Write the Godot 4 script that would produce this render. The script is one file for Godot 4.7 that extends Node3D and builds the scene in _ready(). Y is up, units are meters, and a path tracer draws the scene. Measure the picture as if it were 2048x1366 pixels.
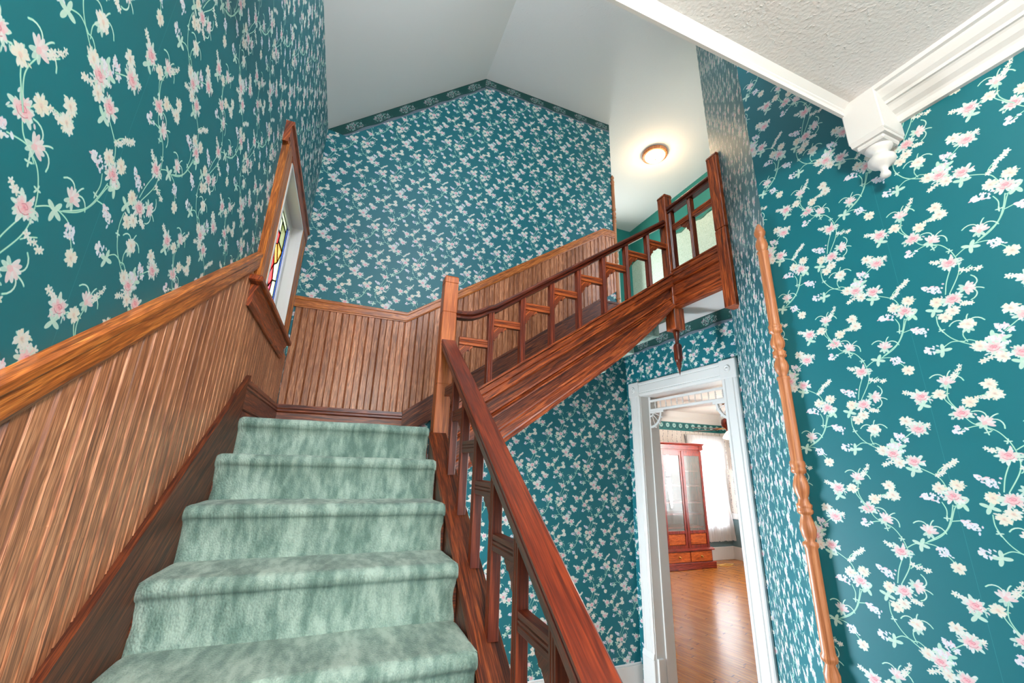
extends Node3D
# A Victorian stair hall. All lengths in metres. Shapes are written with y measured from eye level; EYE lifts them onto the floor at y = 0.
const EYE := 1.82
const NOUV := Vector2(INF, INF)

var rng := RandomNumberGenerator.new()
var org := {}      # node -> its origin in eye-level coordinates
var M := {}        # materials
var taken := {}

# ------------------------------------------------------------------ mesh building
class MB:
	var v := PackedVector3Array()
	var n := PackedVector3Array()
	var u := PackedVector2Array()
	const NU := Vector2(INF, INF)
	func put(a: Vector3, b: Vector3, c: Vector3, na: Vector3, nb: Vector3, nc: Vector3, ua := NU, ub := NU, uc := NU) -> void:
		v.append(a); v.append(c); v.append(b)
		n.append(na); n.append(nc); n.append(nb)
		u.append(ua); u.append(uc); u.append(ub)
	func tri(a: Vector3, b: Vector3, c: Vector3) -> void:
		var m := (b - a).cross(c - a)
		if m.length_squared() < 1e-16:
			return
		m = m.normalized()
		put(a, b, c, m, m, m)
	func quad(a: Vector3, b: Vector3, c: Vector3, d: Vector3) -> void:
		tri(a, b, c); tri(a, c, d)
	func tri_out(a: Vector3, b: Vector3, c: Vector3, ref: Vector3) -> void:
		if (b - a).cross(c - a).dot((a + b + c) / 3.0 - ref) < 0.0:
			tri(a, c, b)
		else:
			tri(a, b, c)
	func quad_out(a: Vector3, b: Vector3, c: Vector3, d: Vector3, ref: Vector3) -> void:
		tri_out(a, b, c, ref); tri_out(a, c, d, ref)
	func obox(c: Vector3, ax: Vector3, ay: Vector3, az: Vector3, bev := 0.0) -> void:
		# a box with half axes ax, ay, az and chamfered edges
		var h := [ax, ay, az]
		var e := [ax.normalized() * bev, ay.normalized() * bev, az.normalized() * bev]
		var P := func(s: Array, k: int) -> Vector3:
			var r := c
			for i in 3:
				r += (h[i] - (e[i] if i != k else Vector3.ZERO)) * s[i]
			return r
		for k in 3:
			var i := (k + 1) % 3
			var j := (k + 2) % 3
			for s in [-1.0, 1.0]:
				var q := []
				for t in [[-1.0, -1.0], [1.0, -1.0], [1.0, 1.0], [-1.0, 1.0]]:
					var sg := [0.0, 0.0, 0.0]
					sg[k] = s; sg[i] = t[0]; sg[j] = t[1]
					q.append(P.call(sg, k))
				quad_out(q[0], q[1], q[2], q[3], c)
		if bev <= 0.0:
			return
		for k in 3:
			var i := (k + 1) % 3
			var j := (k + 2) % 3
			for a in [-1.0, 1.0]:
				for b in [-1.0, 1.0]:
					var lo := [0.0, 0.0, 0.0]
					var hi := [0.0, 0.0, 0.0]
					lo[k] = -1.0; hi[k] = 1.0
					lo[i] = a; hi[i] = a; lo[j] = b; hi[j] = b
					quad_out(P.call(lo, i), P.call(hi, i), P.call(hi, j), P.call(lo, j), c)
		for a in [-1.0, 1.0]:
			for b in [-1.0, 1.0]:
				for d in [-1.0, 1.0]:
					var s := [a, b, d]
					tri_out(P.call(s, 0), P.call(s, 1), P.call(s, 2), c)
	func box(lo: Vector3, hi: Vector3, bev := 0.0) -> void:
		var s := (hi - lo).abs() * 0.5
		obox((lo + hi) * 0.5, Vector3(s.x, 0, 0), Vector3(0, s.y, 0), Vector3(0, 0, s.z), bev)
	func prism(poly: PackedVector2Array, o: Vector3, ax: Vector3, ay: Vector3, az: Vector3) -> void:
		# polygon in the plane (ax, ay), pushed along az
		var p := poly
		if Geometry2D.is_polygon_clockwise(p):
			p = p.duplicate(); p.reverse()
		var flip := ax.cross(ay).dot(az) > 0.0      # caps: near cap faces -az
		var idx := Geometry2D.triangulate_polygon(p)
		for i in range(0, idx.size(), 3):
			var a := p[idx[i]]
			var b := p[idx[i + 1]]
			var c := p[idx[i + 2]]
			if (b - a).cross(c - a) < 0.0:
				var t := b; b = c; c = t
			var A := o + ax * a.x + ay * a.y
			var B := o + ax * b.x + ay * b.y
			var C := o + ax * c.x + ay * c.y
			if flip:
				tri(A, C, B); tri(A + az, B + az, C + az)
			else:
				tri(A, B, C); tri(A + az, C + az, B + az)
		for i in p.size():
			var a := p[i]
			var b := p[(i + 1) % p.size()]
			var A := o + ax * a.x + ay * a.y
			var B := o + ax * b.x + ay * b.y
			if flip:
				quad(A, B, B + az, A + az)
			else:
				quad(B, A, A + az, B + az)
	func lathe(prof: Array, c: Vector3, seg := 20, up := Vector3.UP) -> void:
		# prof: [radius, height]; turned about the axis up through c
		var s := up.cross(Vector3(0.31, 0.2, 0.93)).normalized()
		var t := up.cross(s).normalized()
		var nr := []
		for i in prof.size():
			var a = prof[maxi(i - 1, 0)]
			var b = prof[mini(i + 1, prof.size() - 1)]
			nr.append(Vector2(b[1] - a[1], -(b[0] - a[0])).normalized() * (1.0 if prof[-1][1] > prof[0][1] else -1.0))
		for i in prof.size() - 1:
			for k in seg:
				var q := []
				var m := []
				var w := []
				for e in [[i, k], [i, k + 1], [i + 1, k + 1], [i + 1, k]]:
					var an: float = TAU * e[1] / seg
					var d := s * cos(an) + t * sin(an)
					q.append(c + d * prof[e[0]][0] + up * prof[e[0]][1])
					m.append((d * nr[e[0]].x + up * nr[e[0]].y).normalized())
					w.append(Vector2(prof[e[0]][1] / 1.2, float(e[1]) / seg))
				var f: Vector3 = (q[1] - q[0]).cross(q[2] - q[0]) + (q[2] - q[0]).cross(q[3] - q[0])
				if f.dot(m[0] + m[2]) > 0.0:
					put(q[0], q[1], q[2], m[0], m[1], m[2], w[0], w[1], w[2])
					put(q[0], q[2], q[3], m[0], m[2], m[3], w[0], w[2], w[3])
				else:
					put(q[0], q[2], q[1], m[0], m[2], m[1], w[0], w[2], w[1])
					put(q[0], q[3], q[2], m[0], m[3], m[2], w[0], w[3], w[2])
	func tube(pts: Array, r: float, seg := 8) -> void:
		for i in pts.size() - 1:
			var a: Vector3 = pts[i]
			var b: Vector3 = pts[i + 1]
			lathe([[0.0, 0.0], [r, 0.0], [r, (b - a).length()], [0.0, (b - a).length()]], a, seg, (b - a).normalized())
	func sweep(prof: PackedVector2Array, path: Array, side: Vector3) -> void:
		# prof: x along side, y along the path's normal; open path lying in a plane across side
		var rows := []
		for i in path.size():
			var a: Vector3 = path[maxi(i - 1, 0)]
			var b: Vector3 = path[mini(i + 1, path.size() - 1)]
			var up := side.cross((b - a).normalized()).normalized()
			if up.y < 0.0:
				up = -up
			var row := []
			for p in prof:
				row.append(path[i] + side * p.x + up * p.y)
			rows.append(row)
		for i in path.size() - 1:
			var c := Vector3.ZERO
			for p in rows[i]:
				c += p / rows[i].size()
			for k in prof.size():
				var l := (k + 1) % prof.size()
				quad_out(rows[i][k], rows[i][l], rows[i + 1][l], rows[i + 1][k], c)
		for e in [0, path.size() - 1]:
			var idx := Geometry2D.triangulate_polygon(prof)
			var inner: Vector3 = path[1 if e == 0 else path.size() - 2]
			for i in range(0, idx.size(), 3):
				tri_out(rows[e][idx[i]], rows[e][idx[i + 1]], rows[e][idx[i + 2]], inner)
	func grid(f: Callable, nu: int, nv: int) -> void:
		# a smooth sheet f(u, v), u and v from 0 to 1; front is du x dv
		var pos := []
		for j in nv + 1:
			for i in nu + 1:
				pos.append(f.call(float(i) / nu, float(j) / nv))
		var nor := []
		for j in nv + 1:
			for i in nu + 1:
				var du: Vector3 = pos[j * (nu + 1) + mini(i + 1, nu)] - pos[j * (nu + 1) + maxi(i - 1, 0)]
				var dv: Vector3 = pos[mini(j + 1, nv) * (nu + 1) + i] - pos[maxi(j - 1, 0) * (nu + 1) + i]
				nor.append(du.cross(dv).normalized())
		for j in nv:
			for i in nu:
				var a := j * (nu + 1) + i
				var b := a + 1
				var c := a + nu + 2
				var d := a + nu + 1
				put(pos[a], pos[b], pos[c], nor[a], nor[b], nor[c])
				put(pos[a], pos[c], pos[d], nor[a], nor[c], nor[d])

# ------------------------------------------------------------------ nodes
func numbered(called: String) -> String:
	if not taken.has(called):
		taken[called] = 0
		return called
	taken[called] += 1
	return "%s_%03d" % [called, taken[called]]

func tag(o: Node, label := "", category := "", group := "", kind := "") -> Node:
	if label: o.set_meta("label", label)
	if category: o.set_meta("category", category)
	if group: o.set_meta("group", group)
	if kind: o.set_meta("kind", kind)
	return o

func thing(called: String, label: String, category: String, base: Vector3, group := "") -> Node3D:
	var o := Node3D.new()
	o.name = numbered(called)
	add_child(o)
	o.position = base + Vector3(0, EYE, 0)
	org[o] = base
	tag(o, label, category, group, "thing")
	return o

# commits a builder as one mesh. look: grain (wood along that axis), or uu and vv (planar texture axes), ou and ov (offsets)
func put(b: MB, called: String, mat: Material, parent: Node = null, look := {}) -> MeshInstance3D:
	var top := parent == null
	var base: Vector3
	if top:
		var lo := b.v[0]
		var hi := b.v[0]
		for p in b.v:
			lo = lo.min(p); hi = hi.max(p)
		base = Vector3((lo.x + hi.x) / 2, lo.y, (lo.z + hi.z) / 2)
	else:
		var lo2 := b.v[0]
		for p in b.v:
			lo2 = lo2.min(p)
		base = lo2
	var uv := PackedVector2Array()
	uv.resize(b.v.size())
	var g: Vector3 = look.get("grain", Vector3.ZERO)
	var ou: float = look.get("ou", rng.randf())
	var ov: float = look.get("ov", rng.randf())
	for t in range(0, b.v.size(), 3):
		var fn := (b.v[t + 2] - b.v[t]).cross(b.v[t + 1] - b.v[t]).normalized()
		for k in 3:
			var p := b.v[t + k]
			if b.u[t + k].x != INF and not look.has("uu"):
				uv[t + k] = b.u[t + k] + Vector2(ou, ov)
			elif look.has("uu"):
				uv[t + k] = Vector2(p.dot(look.uu) + ou, p.dot(look.vv) + ov)
			else:
				var gg := g
				if gg == Vector3.ZERO:
					gg = Vector3.RIGHT if absf(fn.x) < 0.8 else Vector3.BACK
				var c := fn.cross(gg)
				if c.length() < 0.25:
					c = gg.cross(Vector3(0.3, 0.8, 0.52)).normalized()
					gg = c.cross(fn) * 0.3
				c = c.normalized()
				uv[t + k] = Vector2(p.dot(gg) / 1.2 + ou, p.dot(c) / 0.3 + ov)
	var vv := PackedVector3Array()
	vv.resize(b.v.size())
	for i in b.v.size():
		vv[i] = b.v[i] - base
	var arr := []
	arr.resize(Mesh.ARRAY_MAX)
	arr[Mesh.ARRAY_VERTEX] = vv
	arr[Mesh.ARRAY_NORMAL] = b.n
	arr[Mesh.ARRAY_TEX_UV] = uv
	var me := ArrayMesh.new()
	me.add_surface_from_arrays(Mesh.PRIMITIVE_TRIANGLES, arr)
	var o := MeshInstance3D.new()
	o.mesh = me
	o.material_override = mat
	o.name = numbered(called) if top else called
	if top:
		add_child(o)
		o.position = base + Vector3(0, EYE, 0)
	else:
		parent.add_child(o, true)
		o.position = base - (org[parent] as Vector3)
	org[o] = base
	return o

func struct(b: MB, called: String, label: String, mat: Material, look := {}) -> MeshInstance3D:
	var o := put(b, called, mat, null, look)
	tag(o, label, called.split("_")[0], "", "structure")
	return o

func shifted(parent: Node, src: MeshInstance3D, called: String, by: Vector3) -> MeshInstance3D:
	# the same mesh and material again, moved
	var o := MeshInstance3D.new()
	o.mesh = src.mesh
	o.material_override = src.material_override
	o.name = called
	parent.add_child(o, true)
	var base: Vector3 = org[src] + by
	o.position = base - (org[parent] as Vector3)
	org[o] = base
	return o

func bx(lo: Vector3, hi: Vector3, bev := 0.0) -> MB:
	var b := MB.new()
	b.box(lo, hi, bev)
	return b

func V(a: float, b: float, c: float) -> Vector3:
	return Vector3(a, b, c)

func poly(a: Array) -> PackedVector2Array:
	var p := PackedVector2Array()
	for i in range(0, a.size(), 2):
		p.append(Vector2(a[i], a[i + 1]))
	return p

# ------------------------------------------------------------------ textures
class Paint:
	var w: int
	var h: int
	var d := PackedByteArray()
	func _init(ww: int, hh: int, c: Color) -> void:
		w = ww; h = hh
		d.resize(w * h * 3)
		var r := int(c.r * 255); var g := int(c.g * 255); var b := int(c.b * 255)
		for i in w * h:
			d[i * 3] = r; d[i * 3 + 1] = g; d[i * 3 + 2] = b
	func mixpx(x: int, y: int, c: Color, a: float) -> void:
		var i := (posmod(y, h) * w + posmod(x, w)) * 3
		d[i] = int(lerpf(d[i], c.r * 255, a))
		d[i + 1] = int(lerpf(d[i + 1], c.g * 255, a))
		d[i + 2] = int(lerpf(d[i + 2], c.b * 255, a))
	func blob(cx: float, cy: float, rx: float, ry: float, ang: float, c: Color, al := 1.0) -> void:
		var r := maxf(rx, ry) + 1.0
		var ca := cos(ang); var sa := sin(ang)
		for y in range(floori(cy - r), ceili(cy + r) + 1):
			for x in range(floori(cx - r), ceili(cx + r) + 1):
				var dx := x - cx; var dy := y - cy
				var p := (dx * ca + dy * sa) / rx
				var q := (-dx * sa + dy * ca) / ry
				var e := sqrt(p * p + q * q)
				if e < 1.0:
					mixpx(x, y, c, al * clampf((1.0 - e) * minf(rx, ry) * 0.9, 0.0, 1.0))
	func stroke(pts: Array, r: float, c: Color, al := 1.0) -> void:
		for i in pts.size() - 1:
			var a: Vector2 = pts[i]; var b: Vector2 = pts[i + 1]
			var n := maxi(1, int(a.distance_to(b) / maxf(0.6, r * 0.6)))
			for k in n:
				var p := a.lerp(b, float(k) / n)
				blob(p.x, p.y, r + 0.6, r + 0.6, 0.0, c, al)
	func image() -> Image:
		var im := Image.create_from_data(w, h, false, Image.FORMAT_RGB8, d)
		return im

func smooth(pts: Array) -> Array:
	# Catmull-Rom through the points
	var out := []
	for i in pts.size() - 1:
		var a: Vector2 = pts[maxi(i - 1, 0)]; var b: Vector2 = pts[i]
		var c: Vector2 = pts[i + 1]; var e: Vector2 = pts[mini(i + 2, pts.size() - 1)]
		for k in 8:
			out.append(b.cubic_interpolate(c, a, e, k / 8.0))
	out.append(pts[-1])
	return out

var PX := 1024.0 / 0.544     # paint pixels per metre on the wallpaper
func wallpaper() -> Image:
	# one drop of trailing vines, half-dropped: the repeat is 0.544 m wide and 0.534 m high
	var t := Paint.new(1024, 1024, Color(0.0, 0.392, 0.432))
	var py := 1024.0 / 0.534
	var r := RandomNumberGenerator.new()
	for copy in 2:
		r.seed = 11
		var off := Vector2(-0.81 + 0.272 * copy, 0.21 + 0.267 * copy)
		var at := func(x: float, y: float) -> Vector2:
			return Vector2((x * 0.001 + off.x) * PX, -(y * 0.001 + off.y) * py)
		var green := Color(0.66, 0.82, 0.74)
		var pale := Color(0.72, 0.81, 0.77)
		var pink := Color(0.86, 0.62, 0.66)
		var lilac := Color(0.80, 0.80, 0.89)
		var peach := Color(0.83, 0.79, 0.71)
		var white := Color(0.81, 0.83, 0.83)
		var stems := ["-10,23 0,59 17,96 31,119", "-1,22 26,68 34,97 32,123", "32,123 53,137 72,141 115,165 141,197 160,242 172,255", "83,147 127,179 147,216 158,251", "137,211 142,235 136,256", "147,208 167,212", "32,123 25,147 7,174 -30,194 -46,222", "2,173 -19,187 -54,179", "-46,222 -62,253 -65,274 -58,301", "-46,224 -24,250 -1,264 24,266", "72,143 103,138 124,113 137,94", "154,294 142,321 104,346", "178,250 158,247", "-42,-34 -42,-66 -23,-105 15,-134 46,-146 71,-154", "0,-120 -25,-115 -46,-127", "6,-122 1,-101 11,-81", "30,69 41,78 57,86", "227,-47 204,-13 191,11 165,7", "35,-136 11,-118 -4,-122", "79,-112 106,-91 125,-81", "139,324 150,342 184,364", "223,39 245,65"]
		for s in stems:
			var pts := []
			for w in s.split(" "):
				var q = w.split(",")
				pts.append(at.call(float(q[0]), float(q[1])))
			pts = smooth(pts)
			t.stroke(pts, 3.0, Color(0.36, 0.62, 0.58), 0.75)
			t.stroke(pts, 1.7, green, 0.8)
		for e in ["-43,-16", "67,138", "179,255", "148,-14", "-48,-135", "91,337", "69,-131", "54,-123", "24,145", "-39,-77", "-7,169", "139,214"]:
			var q = e.split(",")
			var c: Vector2 = at.call(float(q[0]), float(q[1]))
			var small := absf(float(q[0]) - 24) < 1 or absf(float(q[0]) + 39) < 1 or absf(float(q[0]) - 139) < 1 or absf(float(q[0]) + 7) < 1
			var L := 11.0 if small else 26.0
			var a0 := r.randf() * TAU
			for k in 4:
				var a := a0 + k * 1.45 + r.randf() * 0.4
				t.blob(c.x + cos(a) * L * 0.7, c.y + sin(a) * L * 0.7, L * 0.8, L * 0.36, a, pale.lerp(green, r.randf() * 0.5), 0.95)
				if not small:
					t.stroke([c, c + Vector2(cos(a), sin(a)) * L * 1.2], 0.5, green, 0.7)
		for e in ["33,26,59,21", "92,173,103,212", "211,41,220,74", "-8,193,9,211", "14,-82,15,-57"]:
			var q = e.split(",")
			var c: Vector2 = at.call(float(q[0]), float(q[1]))
			var dir: Vector2 = (at.call(float(q[2]), float(q[3])) - c).normalized()
			var a0 := dir.angle()
			for s in [-1.0, 0.15, 1.0]:      # curling sepals
				var cur := []
				for k in 9:
					var f := k / 8.0
					cur.append(c + dir.rotated(s * (0.30 + 1.0 * f * f)) * (16.0 + 78.0 * f * (1.0 - 0.3 * f)))
				t.stroke(cur, 3.0, green, 0.7)
				t.stroke(cur.slice(0, 8), 2.0, pale, 0.8)
			for k in 6:
				var a := a0 + (k - 2.5) * 0.5
				t.blob(c.x + cos(a) * 19, c.y + sin(a) * 19, 23, 8.5, a, white.lerp(pink, 0.15 + 0.25 * (k % 2)), 0.95)
			for k in 3:
				var a := a0 + PI + (k - 1) * 0.7
				t.blob(c.x + cos(a) * 16, c.y + sin(a) * 16, 20, 8, a, pale, 0.9)
			t.blob(c.x, c.y, 12, 9, a0, pink, 0.6)
		for e in ["-53,58,-20,42", "-72,173,-53,183", "167,214,198,195", "93,268,129,265", "102,134,120,122", "-86,-128,-67,-126", "67,-91,86,-113", "43,411,77,402"]:
			var q = e.split(",")
			var a: Vector2 = at.call(float(q[0]), float(q[1]))
			var b: Vector2 = at.call(float(q[2]), float(q[3]))
			var nn := int(a.distance_to(b) / 1.8) + 14
			var tint := white.lerp(lilac, 0.55)
			for k in nn:
				var f := r.randf()
				var p := a.lerp(b, f)
				var sp := 6.0 + 20.0 * f
				p += Vector2(r.randf_range(-sp, sp), r.randf_range(-sp, sp))
				t.blob(p.x, p.y, r.randf_range(6, 11), r.randf_range(4, 5.5), r.randf() * TAU, tint.lerp([white, lilac, peach, pink][r.randi() % 4], r.randf() * 0.6), 0.95)
			for k in 5:
				var p := a.lerp(b, r.randf()) + Vector2(r.randf_range(-8, 8), r.randf_range(-8, 8))
				t.blob(p.x, p.y, 2.2, 2.2, 0, Color(0.62, 0.60, 0.72), 0.6)
		for e in ["142,327,184,364", "36,79,72,71", "3,123,-22,128", "114,27,143,17", "16,-14,34,-18", "47,368,24,350", "-6,259,38,260", "229,53,249,83", "108,-64,152,-71"]:
			var q = e.split(",")
			var a: Vector2 = at.call(float(q[0]), float(q[1]))
			var b: Vector2 = at.call(float(q[2]), float(q[3]))
			var nn := maxi(3, int(a.distance_to(b) / 15.0))
			for k in nn + 1:
				var p := a.lerp(b, float(k) / nn) + Vector2(r.randf_range(-5, 5), r.randf_range(-5, 5))
				var a0 := r.randf() * TAU
				var sz := r.randf_range(0.75, 1.1)
				for m in 5:
					var an := a0 + m * TAU / 5
					t.blob(p.x + cos(an) * 8 * sz, p.y + sin(an) * 8 * sz, 8.5 * sz, 4.8 * sz, an, white.lerp(peach, r.randf() * 0.6), 0.95)
				t.blob(p.x, p.y, 2.5, 2.5, 0, pink, 0.6)
		for e in ["-33,7", "-24,-42", "26,394", "61,358", "177,301", "191,11", "-24,250", "26,266", "21,292", "100,-56", "136,92", "16,-74", "138,291", "-5,-28"]:
			var q = e.split(",")
			var c: Vector2 = at.call(float(q[0]), float(q[1]))
			var warm := r.randf()
			for k in 6:
				var an := k * 1.05 + r.randf()
				t.blob(c.x + cos(an) * 23, c.y + sin(an) * 21, 12, 5, an, pale.lerp(green, 0.4 * r.randf()), 0.9)
			for ring in 2:
				var R := 27.0 - 11.5 * ring
				for k in 9 - 2 * ring:
					var an := k * TAU / (9 - 2 * ring) + r.randf() * 0.4
					t.blob(c.x + cos(an) * R * 0.66, c.y + sin(an) * R * 0.6, R * 0.5, R * 0.3, an, white.lerp(peach, 0.2 + warm * 0.5).lerp(peach, 0.35 * ring), 0.95)
			for k in 7:
				var an := r.randf() * TAU
				var q2 := r.randf_range(16, 34)
				t.blob(c.x + cos(an) * q2, c.y + sin(an) * q2 * 0.9, r.randf_range(6, 11), r.randf_range(3, 5), an + r.randf_range(-0.8, 0.8), white.lerp(peach, r.randf()), 0.9)
			t.blob(c.x, c.y, 8, 7, 0, peach.lerp(pink, 0.35), 0.85)
			t.blob(c.x + 5, c.y + 6, 9, 3, 0.5, Color(0.66, 0.62, 0.56), 0.35)
		for e in ["1,5", "-46,222", "163,273", "96,362", "50,385", "151,10", "16,111", "125,-81"]:
			var q = e.split(",")
			var c: Vector2 = at.call(float(q[0]), float(q[1]))
			for k in 13:
				var an := k * TAU / 13 + r.randf() * 0.35
				var L := r.randf_range(32, 52)
				t.blob(c.x + cos(an) * L * 0.68, c.y + sin(an) * L * 0.56, L * 0.44, L * 0.17, an, white.lerp(pale, r.randf()), 0.95)
			for ring in 3:
				var R := 33.0 - 9.5 * ring
				for k in 8 - ring:
					var an := k * TAU / (8 - ring) + r.randf() * 0.5 + ring
					t.blob(c.x + cos(an) * R * 0.6, c.y + sin(an) * R * 0.45, R * 0.46, R * 0.26, an, white.lerp(pink, 0.35 + 0.25 * ring + r.randf() * 0.2), 0.9)
			for k in 12:
				var an := r.randf() * TAU
				var q2 := r.randf_range(22, 54)
				t.blob(c.x + cos(an) * q2, c.y + sin(an) * q2 * 0.75, r.randf_range(7, 13), r.randf_range(3, 5), an + r.randf_range(-0.9, 0.9), [white, pale, white.lerp(pink, 0.4)][k % 3], 0.9)
			t.stroke(smooth([c + Vector2(-20, 8), c + Vector2(-8, 17), c + Vector2(10, 16), c + Vector2(21, 6)]), 1.0, Color(0.68, 0.40, 0.46), 0.5)
			t.stroke(smooth([c + Vector2(-12, -4), c + Vector2(0, -10), c + Vector2(12, -3), c + Vector2(4, 5)]), 1.0, Color(0.70, 0.42, 0.48), 0.5)
			t.blob(c.x, c.y, 8, 5, 0.3, Color(0.84, 0.52, 0.58), 0.7)
	t.stroke([Vector2(834, 0), Vector2(834, 1023)], 0.5, Color(0.45, 0.68, 0.68), 0.35)
	return t.image()

func border() -> Image:
	# a frieze of flower posies on dark teal with a lilac lace edge; 0.29 m long, 0.117 m high
	var t := Paint.new(512, 206, Color(0.012, 0.26, 0.25))
	var r := RandomNumberGenerator.new()
	r.seed = 5
	for x in 512:
		var yy := 168.0 + 10.0 * sin(TAU * x / 512.0 * 1.0)
		for y in range(int(yy), 206):
			var c := Color(0.45, 0.47, 0.53)
			if (x * 3 + y * 5) % 13 < 4:
				c = Color(0.30, 0.38, 0.42)
			t.mixpx(x, y, c, 0.9 if y < 196 else 1.0)
		for y in range(0, 9):
			t.mixpx(x, y, Color(0.10, 0.22, 0.22), 1.0)
		for y in range(198, 206):
			t.mixpx(x, y, Color(0.50, 0.48, 0.54), 1.0)
		t.blob(x, yy - 6.0, 3, 3, 0, Color(0.05, 0.14, 0.15), 1.0)
	for k in 85:
		var an := r.randf() * TAU
		var q := sqrt(r.randf())
		var p := Vector2(256 + cos(an) * q * 150, 88 + sin(an) * q * 66)
		if k % 4 == 0: t.blob(p.x, p.y, 15, 12, an, Color(0.03, 0.20, 0.20), 0.9)
		for m in 4:
			var a := r.randf() * TAU
			t.blob(p.x + cos(a) * 6, p.y + sin(a) * 6, 9, 5, a, [Color(0.66, 0.74, 0.74), Color(0.48, 0.62, 0.58), Color(0.66, 0.48, 0.54), Color(0.22, 0.42, 0.40)][r.randi() % 4], 0.9)
	for k in 26:
		var p := Vector2(256 + (r.randf() - 0.5) * 340, 90 + (r.randf() - 0.5) * 110)
		t.blob(p.x, p.y, 7, 4, r.randf() * TAU, Color(0.45, 0.66, 0.62), 0.8)
	return t.image()

func wood(seed_: int, dark: Color, mid: Color, light: Color, pore: float, wave: float) -> Image:
	# grain along the width; seamless
	var n1 := FastNoiseLite.new(); n1.seed = seed_; n1.frequency = 0.02; n1.fractal_octaves = 3
	var n2 := FastNoiseLite.new(); n2.seed = seed_ + 1; n2.frequency = 0.09; n2.fractal_octaves = 2
	var n3 := FastNoiseLite.new(); n3.seed = seed_ + 2; n3.frequency = 0.35; n3.fractal_octaves = 1
	var a := n1.get_seamless_image(128, 512); a.resize(512, 512, Image.INTERPOLATE_CUBIC)
	var b := n2.get_seamless_image(64, 512); b.resize(512, 512, Image.INTERPOLATE_CUBIC)
	var c := n3.get_seamless_image(48, 512); c.resize(512, 512, Image.INTERPOLATE_CUBIC)
	var A := a.get_data(); var B := b.get_data(); var C := c.get_data()
	var out := PackedByteArray(); out.resize(512 * 512 * 3)
	for y in 512:
		for x in 512:
			var i := y * 512 + x
			var va := A[i] / 255.0; var vb := B[i] / 255.0; var vc := C[i] / 255.0
			var ring := 0.5 + 0.5 * sin((va * wave + y / 512.0 * 4.0) * TAU)
			var f := clampf(0.42 * ring + 0.62 * vb - 0.02 + (va - 0.5) * 0.5, 0.0, 1.0)
			var col := dark.lerp(mid, f * 2.0) if f < 0.5 else mid.lerp(light, f * 2.0 - 1.0)
			if vc < 0.40:
				col = col.lerp(dark, clampf((0.40 - vc) * 6.0, 0.0, 1.0) * pore)
			out[i * 3] = int(col.r * 255); out[i * 3 + 1] = int(col.g * 255); out[i * 3 + 2] = int(col.b * 255)
	return Image.create_from_data(512, 512, false, Image.FORMAT_RGB8, out)

func carpet_image() -> Image:
	# cut pile, brushed darker and lighter where the nap lies the other way
	var n1 := FastNoiseLite.new(); n1.seed = 3; n1.frequency = 0.012; n1.fractal_octaves = 3
	var n2 := FastNoiseLite.new(); n2.seed = 4; n2.frequency = 0.05; n2.fractal_octaves = 3
	var a := n1.get_seamless_image(512, 220); a.resize(512, 512, Image.INTERPOLATE_CUBIC)
	var b := n2.get_seamless_image(512, 256); b.resize(512, 512, Image.INTERPOLATE_CUBIC)
	var A := a.get_data(); var B := b.get_data()
	var r := RandomNumberGenerator.new(); r.seed = 8
	var out := PackedByteArray(); out.resize(512 * 512 * 3)
	var d := Color(0.405, 0.525, 0.485); var l := Color(0.69, 0.785, 0.735)
	for i in 512 * 512:
		var f := clampf((A[i] / 255.0 - 0.5) * 1.3 + (B[i] / 255.0 - 0.5) * 1.0 + 0.5 + (r.randf() - 0.5) * 0.42, 0.0, 1.0)
		var c := d.lerp(l, f)
		out[i * 3] = int(c.r * 255); out[i * 3 + 1] = int(c.g * 255); out[i * 3 + 2] = int(c.b * 255)
	return Image.create_from_data(512, 512, false, Image.FORMAT_RGB8, out)

func speck(seed_: int, size: int, freq: float, oct: int) -> ImageTexture:
	var n := FastNoiseLite.new(); n.seed = seed_; n.frequency = freq; n.fractal_octaves = oct
	return tex(n.get_seamless_image(size, size))

func plaster_height() -> Image:
	# swirled plaster: fine stipple with scattered ridges
	var n1 := FastNoiseLite.new(); n1.seed = 21; n1.frequency = 0.03; n1.fractal_octaves = 4
	var n2 := FastNoiseLite.new(); n2.seed = 22; n2.frequency = 0.10; n2.fractal_octaves = 2
	var a := n1.get_seamless_image(512, 512); var b := n2.get_seamless_image(512, 512)
	var A := a.get_data(); var B := b.get_data()
	var r := RandomNumberGenerator.new(); r.seed = 23
	var out := PackedByteArray(); out.resize(512 * 512)
	for i in 512 * 512:
		var va := A[i] / 255.0; var vb := B[i] / 255.0
		var ridge := clampf(1.0 - absf(va - 0.60) * 22.0, 0.0, 1.0) * clampf((vb - 0.60) * 6.0, 0.0, 1.0)
		out[i] = int(clampf(0.25 + 0.30 * (vb - 0.5) + 0.14 * (r.randf() - 0.5) + 0.5 * ridge, 0.0, 1.0) * 255)
	return Image.create_from_data(512, 512, false, Image.FORMAT_L8, out)

func strip_paper() -> Image:
	# parlour paper: pale ground with columns of small grey sprigs
	var t := Paint.new(256, 256, Color(0.80, 0.77, 0.74))
	var r := RandomNumberGenerator.new(); r.seed = 9
	for col in 4:
		for k in 46:
			var y := r.randf() * 256
			var x := col * 64 + 20 + 7.0 * sin(y / 256.0 * TAU * 2.0) + r.randf_range(-6, 6)
			t.blob(x, y, 5, 3, r.randf() * TAU, [Color(0.40, 0.42, 0.46), Color(0.55, 0.45, 0.48), Color(0.42, 0.50, 0.48)][r.randi() % 3], 0.9)
		for y in 256:
			t.mixpx(col * 64 + 50, y, Color(0.62, 0.60, 0.62), 0.7)
			t.mixpx(col * 64 + 54, y, Color(0.62, 0.60, 0.62), 0.7)
	return t.image()

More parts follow.
